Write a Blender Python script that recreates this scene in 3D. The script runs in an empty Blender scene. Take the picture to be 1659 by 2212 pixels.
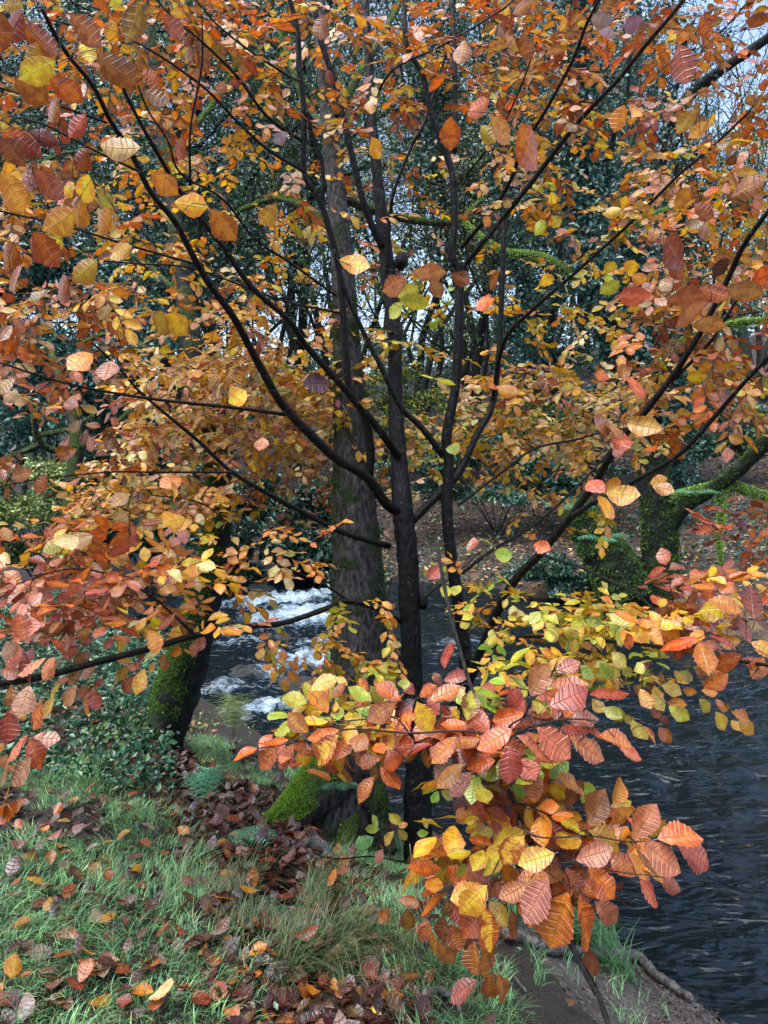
import bpy, math, random
import numpy as np
from mathutils import Vector
rng = np.random.default_rng(7); random.seed(7)
C = bpy.context.scene.collection
rad = math.radians
# ---------------------------------------------------------------- camera, world, sun, exposure
EYE = np.array([0.0, 0.0, 1.6]); PITCH = rad(3.6); FOC = 1671.0
cam = bpy.data.cameras.new("camera"); cam_o = bpy.data.objects.new("camera", cam); C.objects.link(cam_o)
cam_o.location = EYE; cam_o.rotation_euler = (rad(90) - PITCH, 0, 0)
cam.sensor_fit = 'VERTICAL'; cam.angle_y = 2 * math.atan(1106 / FOC)
cam.clip_start = 0.05; cam.clip_end = 600
bpy.context.scene.camera = cam_o
world = bpy.data.worlds.new("World"); bpy.context.scene.world = world; world.use_nodes = True
wn = world.node_tree; wn.nodes.clear()
sky = wn.nodes.new('ShaderNodeTexSky'); sky.sky_type = 'NISHITA'; sky.sun_disc = False
SUN_EL, SUN_ROT = rad(72), rad(-125)
sky.sun_elevation = SUN_EL; sky.sun_rotation = SUN_ROT; sky.air_density = 1.0; sky.dust_density = 4.0; sky.ozone_density = 1.5
hs = wn.nodes.new('ShaderNodeHueSaturation'); hs.inputs['Saturation'].default_value = 1.0
bg = wn.nodes.new('ShaderNodeBackground'); bg.inputs['Strength'].default_value = 0.15
wo = wn.nodes.new('ShaderNodeOutputWorld')
wn.links.new(sky.outputs[0], hs.inputs['Color']); wn.links.new(hs.outputs[0], bg.inputs[0]); wn.links.new(bg.outputs[0], wo.inputs[0])
sun = bpy.data.lights.new("sun", 'SUN'); sun.energy = 1.6; sun.angle = rad(75); sun.color = (1, .985, .96)
sun_o = bpy.data.objects.new("sun", sun); C.objects.link(sun_o)
sd = Vector((math.sin(SUN_ROT) * math.cos(SUN_EL), math.cos(SUN_ROT) * math.cos(SUN_EL), math.sin(SUN_EL)))
sun_o.rotation_euler = sd.to_track_quat('Z', 'Y').to_euler(); sun_o.location = (0, 0, 20)
sc = bpy.context.scene
sc.view_settings.view_transform = 'Standard'; sc.view_settings.look = 'None'
sc.view_settings.exposure = 1.6; sc.view_settings.gamma = 1.0
sc.cycles.max_bounces = 6; sc.cycles.diffuse_bounces = 3; sc.cycles.glossy_bounces = 2
sc.cycles.transmission_bounces = 4; sc.cycles.transparent_max_bounces = 6
sc.cycles.use_denoising = True

# ---------------------------------------------------------------- projection helpers
RT = np.array([1.0, 0, 0]); FW = np.array([0, math.cos(PITCH), -math.sin(PITCH)]); UP = np.array([0, math.sin(PITCH), math.cos(PITCH)])
def P(x, y, d):
    "point seen at (x, y) of the 1659x2212 photograph, d metres in front"
    return EYE + d * (FW + RT * (x - 829.5) / FOC + UP * (1106 - y) / FOC)
def unit(v):
    v = np.asarray(v, float); n = np.linalg.norm(v, axis=-1, keepdims=True); return v / np.maximum(n, 1e-9)
def sstep(a, b, x):
    t = np.clip((x - a) / (b - a), 0, 1); return t * t * (3 - 2 * t)
_perm = rng.permutation(256); _grad = rng.random(256)
def vnoise(x, y, s=0):
    x = np.asarray(x, float); y = np.asarray(y, float)
    xi = np.floor(x).astype(int); yi = np.floor(y).astype(int); fx = x - xi; fy = y - yi
    fx = fx * fx * (3 - 2 * fx); fy = fy * fy * (3 - 2 * fy)
    h = lambda a, b: _grad[(_perm[(a + s * 17) & 255] + b * 7) & 255]
    return (h(xi, yi) * (1 - fx) + h(xi + 1, yi) * fx) * (1 - fy) + (h(xi, yi + 1) * (1 - fx) + h(xi + 1, yi + 1) * fx) * fy
def fbm(x, y, s=0, o=4):
    r = 0; a = .5
    for k in range(o):
        r = r + a * vnoise(np.asarray(x) * 2 ** k + 13.1 * k, np.asarray(y) * 2 ** k + 7.7 * k, s + k); a *= .5
    return r
NEAR = np.array([(7, -8), (3.6, -.5), (2.1, 1.9), (1.51, 3.3), (1.31, 3.84), (.39, 4.9), (-1.14, 6.96), (-2.0, 8.25), (-4.8, 13.8), (-9, 18), (-20, 27), (-60, 50)], float)
FAR = np.array([(22, -8), (12, 1), (8, 6.5), (5.4, 10.8), (4.0, 13.2), (1.4, 14.2), (-1.1, 14.6), (-5, 17.5), (-9, 22), (-18, 31), (-60, 58)], float)
def sdist(poly, x, y):
    "signed distance to an open polyline, positive on its left"
    x = np.asarray(x, float); y = np.asarray(y, float)
    best = np.full(x.shape, 1e9); sg = np.ones(x.shape)
    for (ax, ay), (bx, by) in zip(poly[:-1], poly[1:]):
        dx, dy = bx - ax, by - ay; L = dx * dx + dy * dy
        t = np.clip(((x - ax) * dx + (y - ay) * dy) / L, 0, 1)
        px, py = x - ax - t * dx, y - ay - t * dy; d = np.hypot(px, py)
        s = np.where(dx * (y - ay) - dy * (x - ax) > 0, 1.0, -1.0)
        m = d < best; best = np.where(m, d, best); sg = np.where(m, s, sg)
    return best * sg
WATER = -0.9
def ground(x, y):
    x = np.asarray(x, float); y = np.asarray(y, float)
    s1 = sdist(NEAR, x, y) + .25 * (fbm(x * 1.6, y * 1.6, 3) - .47)
    s2 = -sdist(FAR, x, y) + .8 * (fbm(x * .7, y * .7, 5) - .47)
    z1 = np.interp(s1, [-2, -.8, 0, .1, .6, 1.05, 1.6, 2.5, 5, 40], [-1.5, -1.3, -.95, -.8, -.62, -.36, -.18, -.05, .08, 1.6])
    z2 = np.interp(s2, [-2, -1, 0, .4, 3, 12, 30, 60], [-1.5, -1.4, -.95, -.5, -.05, 2.3, 8.0, 11.0])
    z = np.maximum(z1, z2)
    n = (fbm(x * 2.3, y * 2.3, 1) - .47) * .10 + (fbm(x * 9, y * 9, 2, 3) - .44) * .035
    n = n + (fbm(x * 26, y * 26, 12, 2) - .37) * .022
    return z + n + .5 * sstep(2, 20, s2) * (fbm(x * .25, y * .25, 8) - .47)
def G(x, y, lo=1.5, hi=60):
    "where the line of sight through (x, y) meets the ground"
    d = FW + RT * (x - 829.5) / FOC + UP * (1106 - y) / FOC
    t = np.linspace(lo, hi, 3000); p = EYE + t[:, None] * d
    k = np.argmax(p[:, 2] < ground(p[:, 0], p[:, 1])); q = p[k].copy(); q[2] = ground(q[0], q[1]); return q
def depth(p): return float((np.asarray(p) - EYE) @ FW)

# ---------------------------------------------------------------- mesh + object helpers
def mesh_quads(name, V, Q, mat, parent=None, uv=None, cols=None, smooth=True, mats=None, mi=None):
    V = np.ascontiguousarray(V, np.float32).reshape(-1, 3); Q = np.ascontiguousarray(Q, np.int32)
    k = Q.shape[1]; me = bpy.data.meshes.new(name)
    me.vertices.add(len(V)); me.vertices.foreach_set('co', V.ravel())
    me.loops.add(Q.size); me.loops.foreach_set('vertex_index', Q.ravel())
    me.polygons.add(len(Q)); me.polygons.foreach_set('loop_start', np.arange(0, Q.size, k, dtype=np.int32))
    me.polygons.foreach_set('use_smooth', np.full(len(Q), smooth))
    if mi is not None: me.polygons.foreach_set('material_index', np.ascontiguousarray(mi, np.int32))
    if uv is not None:
        l = me.uv_layers.new(name='UVMap'); l.data.foreach_set('uv', np.ascontiguousarray(uv, np.float32)[Q.ravel()].ravel())
    for n, c in (cols or {}).items():
        a = me.color_attributes.new(n, 'FLOAT_COLOR', 'POINT')
        c4 = np.ones((len(V), 4), np.float32); c4[:, :3] = c; a.data.foreach_set('color', c4.ravel())
    me.update(calc_edges=True)
    for m in (mats or [mat]): me.materials.append(m)
    o = bpy.data.objects.new(name, me); C.objects.link(o)
    if parent is not None: o.parent = parent
    return o
def tag(o, label, cat, group=None, kind=None):
    if label: o['label'] = label
    if cat: o['category'] = cat
    if group: o['group'] = group
    if kind: o['kind'] = kind
    return o
def empty(name, loc, label, cat, group=None):
    o = bpy.data.objects.new(name, None); C.objects.link(o); o.empty_display_size = .1; o.location = loc
    return tag(o, label, cat, group)
def rebase(root):
    "children were built in world space: keep them there under the moved Empty"
    for c in root.children: c.matrix_parent_inverse = root.matrix_basis.inverted()
def catmull(pts, per=6):
    pts = np.asarray(pts, float)
    if len(pts) < 3: return np.array([pts[0] + (pts[-1] - pts[0]) * t for t in np.linspace(0, 1, per + 1)])
    p = np.vstack([2 * pts[0] - pts[1], pts, 2 * pts[-1] - pts[-2]]); out = []
    t = np.linspace(0, 1, per, endpoint=False)[:, None]
    for i in range(1, len(p) - 2):
        a, b, c, d = p[i - 1:i + 3]
        out.append(.5 * (2 * b + (c - a) * t + (2 * a - 5 * b + 4 * c - d) * t ** 2 + (3 * b - a - 3 * c + d) * t ** 3))
    out.append(p[-2][None]); return np.vstack(out)
class Buf:
    def __init__(s): s.V = []; s.Q = []; s.n = 0; s.c = []
    def add(s, V, Q, c=None):
        s.V.append(V); s.Q.append(np.asarray(Q) + s.n); s.n += len(V)
        if c is not None: s.c.append(np.broadcast_to(c, (len(V), 3)))
    def tube(s, pts, r, sides=6, c=None, rough=0.0, cap=True, flat=None):
        pts = np.asarray(pts, float); n = len(pts); r = np.broadcast_to(np.asarray(r, float), (n,))
        t = unit(np.gradient(pts, axis=0)); a = np.cross(t[0], [0, 0, 1.])
        if np.linalg.norm(a) < .2: a = np.cross(t[0], [0, 1., 0])
        N = [unit(a)]
        for i in range(1, n):
            v = N[-1] - t[i] * (N[-1] @ t[i]); N.append(unit(v))
        N = np.array(N); B = np.cross(t, N); ang = np.linspace(0, 2 * np.pi, sides, endpoint=False)
        rr = r[:, None] * np.ones(sides)
        if rough: rr = rr * (1 + rough * (rng.random((n, sides)) - .5) + rough * .8 * np.sin(ang * 3 + rng.random() * 6)[None] * .5)
        V = pts[:, None] + rr[..., None] * (np.cos(ang)[None, :, None] * N[:, None] + np.sin(ang)[None, :, None] * B[:, None])
        i = np.arange(n - 1)[:, None] * sides; j = np.arange(sides)[None]; j2 = (j + 1) % sides
        Q = np.stack([i + j, i + j2, i + sides + j2, i + sides + j], -1).reshape(-1, 4)
        V = V.reshape(-1, 3)
        if cap:
            V = np.vstack([V, pts[0] - t[0] * r[0] * .4, pts[-1] + t[-1] * r[-1] * .8]); a0 = n * sides; l = (n - 1) * sides
            k = np.arange(0, sides - 1, 2)
            k2 = (k + 2) % sides
            Q = np.vstack([Q, np.stack([np.full(len(k), a0), k2, k + 1, k], -1), np.stack([np.full(len(k), a0 + 1), l + k, l + k + 1, l + k2], -1)])
        s.add(V, Q, c)
    def build(s, name, mat, parent=None, smooth=True):
        if not s.V: return None
        return mesh_quads(name, np.vstack(s.V), np.vstack(s.Q), mat, parent, smooth=smooth, cols={'Col': np.vstack(s.c)} if s.c else None)

# ---------------------------------------------------------------- materials
def mat(name):
    m = bpy.data.materials.new(name); m.use_nodes = True; nt = m.node_tree; nt.nodes.clear()
    out = nt.nodes.new('ShaderNodeOutputMaterial')
    def N(t, **k):
        n = nt.nodes.new('ShaderNode' + t)
        for a, b in k.items():
            if a.startswith('_'): setattr(n, a[1:], b)
            else:
                n.inputs[int(a[1:]) if a[0] == 'i' and a[1:].isdigit() else a.replace('_', ' ')].default_value = b
        return n
    L = lambda a, b: nt.links.new(a, b)
    return m, nt, N, L, out
def ramp(N, a, b, ca=(0, 0, 0, 1), cb=(1, 1, 1, 1)):
    r = N('ValToRGB'); r.color_ramp.elements[0].position = a; r.color_ramp.elements[1].position = b
    r.color_ramp.elements[0].color = ca; r.color_ramp.elements[1].color = cb; return r
def mixc(N, L, f, a, b, mode='MIX'):
    m = N('Mix', _data_type='RGBA', _blend_type=mode)
    for s, v in ((m.inputs[0], f), (m.inputs[6], a), (m.inputs[7], b)):
        if hasattr(v, 'links') or hasattr(v, 'is_linked'): L(v, s)
        else: s.default_value = v if not isinstance(v, tuple) else (*v, 1)[:4]
    return m.outputs[2]
def math_(N, L, op, a, b=None):
    m = N('Math', _operation=op)
    for s, v in ((m.inputs[0], a), (m.inputs[1], b)):
        if v is None: continue
        if hasattr(v, 'is_linked'): L(v, s)
        else: s.default_value = v
    return m.outputs[0]
def beech_mat():
    m, nt, N, L, out = mat('beech_leaf')
    c1 = N('Attribute', _attribute_name='Col'); c2 = N('Attribute', _attribute_name='Col2')
    uv = N('UVMap'); sp = N('SeparateXYZ'); L(uv.outputs[0], sp.inputs[0])
    u = math_(N, L, 'ABSOLUTE', sp.outputs[0]); fr = math_(N, L, 'FRACT', math_(N, L, 'ADD', sp.outputs[1], .5))
    v = math_(N, L, 'ABSOLUTE', math_(N, L, 'SUBTRACT', fr, .5))            # 0 on a vein
    vein = ramp(N, .0, .13, (1, 1, 1, 1), (0, 0, 0, 1)); L(v, vein.inputs[0])
    mid = ramp(N, .0, .07, (1, 1, 1, 1), (0, 0, 0, 1)); L(u, mid.inputs[0])
    vm = math_(N, L, 'MAXIMUM', vein.outputs[0], mid.outputs[0])
    geo = N('NewGeometry'); nz = N('TexNoise', Scale=55.0, Detail=3.0); L(geo.outputs['Position'], nz.inputs['Vector'])
    nz2 = N('TexNoise', Scale=210.0, Detail=2.0); L(geo.outputs['Position'], nz2.inputs['Vector'])
    blot = math_(N, L, 'ADD', math_(N, L, 'MULTIPLY', math_(N, L, 'SUBTRACT', nz.outputs[0], .5), 3.4), math_(N, L, 'MULTIPLY', u, 1.05))
    blot = math_(N, L, 'ADD', blot, math_(N, L, 'MULTIPLY', v, .6))
    br = ramp(N, .25, .85); L(blot, br.inputs[0])
    col = mixc(N, L, br.outputs[0], c1.outputs[0], c2.outputs[0])
    col = mixc(N, L, math_(N, L, 'MULTIPLY', vm, .40), col, mixc(N, L, 1.0, col, (.42, .30, .22), 'MULTIPLY'))
    spots = ramp(N, .66, .72); L(nz2.outputs[0], spots.inputs[0])
    col = mixc(N, L, math_(N, L, 'MULTIPLY', spots.outputs[0], .45), col, (.09, .035, .012))
    bump = N('Bump', Strength=.7, Distance=.0016); L(math_(N, L, 'ADD', math_(N, L, 'MULTIPLY', vm, -1.), math_(N, L, 'MULTIPLY', nz2.outputs[0], .5)), bump.inputs['Height'])
    pr = N('BsdfPrincipled', Roughness=.25); L(col, pr.inputs['Base Color']); L(bump.outputs[0], pr.inputs['Normal'])
    pr.inputs['Specular IOR Level'].default_value = .8; pr.inputs['Specular Tint'].default_value = (.86, .93, 1, 1)
    tr = N('BsdfTranslucent'); L(mixc(N, L, 1.0, col, (1.12, 1.15, .95), 'MULTIPLY'), tr.inputs[0])
    mx = N('MixShader', i0=.30); L(pr.outputs[0], mx.inputs[1]); L(tr.outputs[0], mx.inputs[2]); L(mx.outputs[0], out.inputs[0]); return m
def leafy_mat(name, rough=.35, trans=.3, spec=.5, noise=True):
    m, nt, N, L, out = mat(name); c = N('Attribute', _attribute_name='Col')
    pr = N('BsdfPrincipled', Roughness=rough); L(c.outputs[0], pr.inputs['Base Color']); pr.inputs['Specular IOR Level'].default_value = spec
    tr = N('BsdfTranslucent'); L(c.outputs[0], tr.inputs[0]); mx = N('MixShader', i0=trans)
    L(pr.outputs[0], mx.inputs[1]); L(tr.outputs[0], mx.inputs[2]); L(mx.outputs[0], out.inputs[0]); return m
def bark_mat(name, dark, light, moss=None, moss_amt=.5, scale=1.0, rough=.75, spec=.2, lichen=None):
    m, nt, N, L, out = mat(name); geo = N('NewGeometry')
    mp = N('Mapping'); mp.inputs['Scale'].default_value = (1, 1, .3); L(geo.outputs['Position'], mp.inputs[0])
    n1 = N('TexNoise', Scale=38. * scale, Detail=6., Roughness=.65); L(mp.outputs[0], n1.inputs['Vector'])
    n2 = N('TexNoise', Scale=5. * scale, Detail=4.); L(geo.outputs['Position'], n2.inputs['Vector'])
    vo = N('TexVoronoi', Scale=26. * scale, _feature='DISTANCE_TO_EDGE'); L(mp.outputs[0], vo.inputs['Vector'])
    r = ramp(N, .38, .68); L(n1.outputs[0], r.inputs[0]); col = mixc(N, L, r.outputs[0], dark, light)
    hgt = math_(N, L, 'ADD', n1.outputs[0], math_(N, L, 'MULTIPLY', vo.outputs[0], 1.2))
    if moss:
        sp = N('SeparateXYZ'); L(geo.outputs['Normal'], sp.inputs[0])
        f = math_(N, L, 'ADD', math_(N, L, 'MULTIPLY', sp.outputs[2], .45), math_(N, L, 'MULTIPLY', n2.outputs[0], 1.3))
        fr = ramp(N, .95 - moss_amt * .6, 1.1 - moss_amt * .6); L(f, fr.inputs[0])
        nm = N('TexNoise', Scale=90. * scale, Detail=4.); L(geo.outputs['Position'], nm.inputs['Vector'])
        mr = ramp(N, .35, .65); L(nm.outputs[0], mr.inputs[0])
        mcol = mixc(N, L, mr.outputs[0], tuple(c * .3 for c in moss), moss)
        col = mixc(N, L, fr.outputs[0], col, mcol)
        hgt = math_(N, L, 'ADD', hgt, math_(N, L, 'MULTIPLY', math_(N, L, 'MULTIPLY', fr.outputs[0], nm.outputs[0]), 2.))
    if lichen:
        n3 = N('TexNoise', Scale=34., Detail=3., Roughness=.7); L(geo.outputs['Position'], n3.inputs['Vector']); lr = ramp(N, .63, .69); L(n3.outputs[0], lr.inputs[0]); col = mixc(N, L, math_(N, L, 'MULTIPLY', lr.outputs[0], .8), col, lichen)
    b = N('Bump', Strength=.9, Distance=.012 / scale); L(hgt, b.inputs['Height'])
    pr = N('BsdfPrincipled', Roughness=rough); pr.inputs['Specular IOR Level'].default_value = spec; L(col, pr.inputs['Base Color']); L(b.outputs[0], pr.inputs['Normal']); L(pr.outputs[0], out.inputs[0]); return m
def soil_mat(name, a, b, c, scale=1., rough=.75):
    m, nt, N, L, out = mat(name); geo = N('NewGeometry')
    n1 = N('TexNoise', Scale=7. * scale, Detail=8., Roughness=.65); L(geo.outputs['Position'], n1.inputs['Vector'])
    n2 = N('TexNoise', Scale=60. * scale, Detail=5.); L(geo.outputs['Position'], n2.inputs['Vector'])
    r = ramp(N, .4, .62); L(n1.outputs[0], r.inputs[0]); r2 = ramp(N, .5, .68); L(n2.outputs[0], r2.inputs[0])
    col = mixc(N, L, r2.outputs[0], mixc(N, L, r.outputs[0], a, b), c)
    bp = N('Bump', Strength=1., Distance=.03); L(math_(N, L, 'ADD', n1.outputs[0], n2.outputs[0]), bp.inputs['Height'])
    pr = N('BsdfPrincipled', Roughness=rough); L(col, pr.inputs['Base Color']); L(bp.outputs[0], pr.inputs['Normal']); L(pr.outputs[0], out.inputs[0]); return m
M_BEECH = beech_mat()
M_LEAF = leafy_mat('woodland_leaf', .35, .3, .5)
M_IVY = leafy_mat('glossy_evergreen_leaf', .25, .12, .6)
M_GRASS = leafy_mat('grass_blade', .4, .35, .45)
M_MOSS = leafy_mat('moss_tuft', .7, .35, .2)
M_BARK = bark_mat('wet_beech_bark', (.0012, .0013, .0018), (.0055, .0055, .0062), (.012, .018, .008), .12, 1.6, .45, .22, (.045, .05, .042))
M_TWIG = bark_mat('sapling_bark', (.012, .011, .009), (.05, .046, .04), None, .3, 2., .6)
M_MOSSB = bark_mat('mossy_bark', (.006, .006, .006), (.05, .048, .045), (.06, .11, .022), .62)
M_DARKB = bark_mat('dark_mossy_bark', (.003, .004, .004), (.016, .017, .016), (.03, .06, .015), .40)
M_GREYB = bark_mat('grey_ridged_bark', (.007, .007, .008), (.085, .082, .082), (.026, .046, .013), .30, 1.3)
M_MOSSL = bark_mat('mossy_root_bark', (.007, .006, .006), (.05, .046, .046), (.05, .10, .018), .38)
M_FARB = bark_mat('woodland_bark', (.006, .008, .009), (.035, .038, .038), (.03, .05, .02), .45, .5)
M_ROOT = bark_mat('root_bark', (.03, .028, .027), (.17, .16, .15), None, .3, 1.4, .45)
M_SOIL = soil_mat('woodland_soil', (.006, .005, .004), (.022, .017, .012), (.035, .028, .018))
M_MUD = soil_mat('wet_mud', (.035, .027, .024), (.10, .082, .075), (.20, .17, .155), 1.0, .38)
M_FARS = soil_mat('far_bank_soil', (.012, .010, .010), (.045, .036, .034), (.075, .060, .055), .6)
M_BED = soil_mat('river_bed', (.006, .005, .004), (.11, .065, .025), (.07, .05, .03), .5)
M_ROCK = soil_mat('wet_rock', (.012, .013, .015), (.04, .045, .05), (.03, .045, .02), 1.5, .3)
M_STONE = soil_mat('grey_stone', (.10, .11, .125), (.17, .185, .2), (.06, .06, .06), 2., .5)
# ---------------------------------------------------------------- beech leaves
PAL = {'C': ((.34, .150, .045), (.21, .080, .028)), 'E': ((.56, .35, .075), (.42, .21, .045)), 'O': ((.52, .142, .014), (.34, .070, .010)), 'R': ((.31, .066, .020), (.20, .038, .014)), 'B': ((.36, .125, .020), (.22, .062, .012)),
       'A': ((.58, .27, .022), (.44, .16, .016)), 'Y': ((.76, .49, .022), (.58, .26, .02)), 'G': ((.46, .42, .04), (.38, .27, .03)),
       'L': ((.22, .35, .04), (.36, .37, .04)), 'K': ((.05, .16, .045), (.09, .21, .05)), 'D': ((.085, .022, .018), (.055, .015, .014)),
       'P': ((.42, .145, .060), (.29, .078, .030)), 'M': ((.76, .44, .03), (.36, .085, .014)), 'S': ((.30, .21, .21), (.24, .14, .12)), 'W': ((.72, .55, .24), (.56, .36, .13))}  # P and W have pale sky sheen painted into the leaf colour
def leaf_template(nv, seed=0):
    r_ = np.random.default_rng(seed); jt = r_.normal(0, .22, 99); je = r_.normal(0, .035, (99, 2)); asym = r_.uniform(.90, 1.10)
    rows = 2 * nv + 1; ucs = np.array([-1, -.55, 0, .55, 1.])
    rc = np.arange(rows) / 2.0; V = []; UV = []
    for i in range(rows):
        t = (i + (jt[i // 2] if 1 < i < rows - 2 else 0)) / (rows - 1)
        w = (np.sin(np.pi * min(1, t * .97 + .012) ** .90)) ** (.66 + .42 * t ** 2) if 0 < i < rows - 1 else (.05 if i == 0 else 0.0)
        w *= .5
        tooth = .065 if i % 2 == 0 else -.055
        for u in ucs:
            sh = .16 * abs(u) * (1 - t) ** .6 * (w / .5)
            ww = w * (1 + (tooth + je[i, int(u > 0)] if abs(u) == 1 else 0)) * (asym if u > 0 else 2 - asym)
            y = t + sh - .16 * 0
            z = (.015 if i % 2 else -.015) * min(1, abs(u) * 2) * (w / .5)
            V.append((u * ww, y, z)); UV.append((u, rc[i]))
    V = np.array(V); V[:, 1] = V[:, 1] / V[:, 1].max()
    Q = [(i * 5 + j, i * 5 + j + 1, (i + 1) * 5 + j + 1, (i + 1) * 5 + j) for i in range(rows - 1) for j in range(4)]
    n = len(V)                                                             # leaf stalk
    V = np.vstack([V, [(-.012, -.10, .0), (.012, -.10, .0), (.012, .02, -.004), (-.012, .02, -.004)]]); UV += [(0, 0)] * 4
    Q.append((n, n + 1, n + 2, n + 3)); return V, np.array(Q), np.array(UV, float)
TPL = {nv: leaf_template(nv) for nv in (4, 6, 8)}
TVAR = {nv: np.array([leaf_template(nv, s)[0] for s in range(7)]) for nv in (4, 6, 8)}
class Leaves:
    "collects leaf poses; build() makes one mesh of them"
    def __init__(s): s.p = []; s.a = []; s.n = []; s.l = []; s.w = []; s.c = []; s.c2 = []; s.bend = []
    def add(s, p, axis, normal, l, w, pal, jit=.12, bend=None):
        c, c2 = PAL[pal]; k = 1 + jit * rng.standard_normal(3) * np.array([1, 1.2, 1]) ; b = math.exp(.13 * rng.standard_normal())
        s.p.append(p); s.a.append(axis); s.n.append(normal); s.l.append(l); s.w.append(w)
        s.c.append(np.clip(np.array(c) * k * b, .004, .85)); s.c2.append(np.clip(np.array(c2) * k * b, .004, .85))
        s.bend.append(rng.normal(-.14, .22) if bend is None else bend)
    def build(s, name, parent, nv=6, tagf=None, m=None):
        if not s.p: return None
        V, Q, UV = TPL[nv]; n = len(V); K = len(s.p); VK = TVAR[nv][rng.integers(0, 7, K)]
        p = np.array(s.p); a = unit(s.a); nn = np.array(s.n, float); nn = unit(nn - a * (nn * a).sum(1, keepdims=True)); b = np.cross(a, nn)
        l = np.array(s.l)[:, None]; w = np.array(s.w)[:, None]; bd = np.array(s.bend)[:, None]
        x, y, z = VK[..., 0], VK[..., 1], VK[..., 2]
        cup = rng.normal(.10, .14, (K, 1)); tw = rng.normal(0, .4, (K, 1)); side = rng.normal(0, .09, (K, 1)); wav = rng.random((K, 1)) * 6.3; wamp = np.abs(rng.normal(0, .022, (K, 1)))
        Z = z * l * rng.uniform(.4, 1.35, (K, 1)) + bd * l * y ** 2 * np.sign(y) + cup * (2 * x) ** 2 * w * .5 + tw * x * y * w + wamp * l * np.sin(y * 9 + wav + 3 * np.sign(x)) * np.abs(2 * x)
        X = x * w + side * l * y * y; Y = y * l
        VV = p[:, None] + X[..., None] * b[:, None] + Y[..., None] * a[:, None] + Z[..., None] * nn[:, None]
        QQ = (Q[None] + (np.arange(K) * n)[:, None, None]).reshape(-1, 4)
        c = np.repeat(np.array(s.c)[:, None], n, 1); c2 = np.repeat(np.array(s.c2)[:, None], n, 1)
        c[:, -4:] = c[:, -4:] * .25; c2[:, -4:] = c[:, -4:]
        return mesh_quads(name, VV.reshape(-1, 3), QQ, m or M_BEECH, parent, uv=np.tile(UV, (K, 1)), cols={'Col': c.reshape(-1, 3), 'Col2': c2.reshape(-1, 3)})
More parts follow.
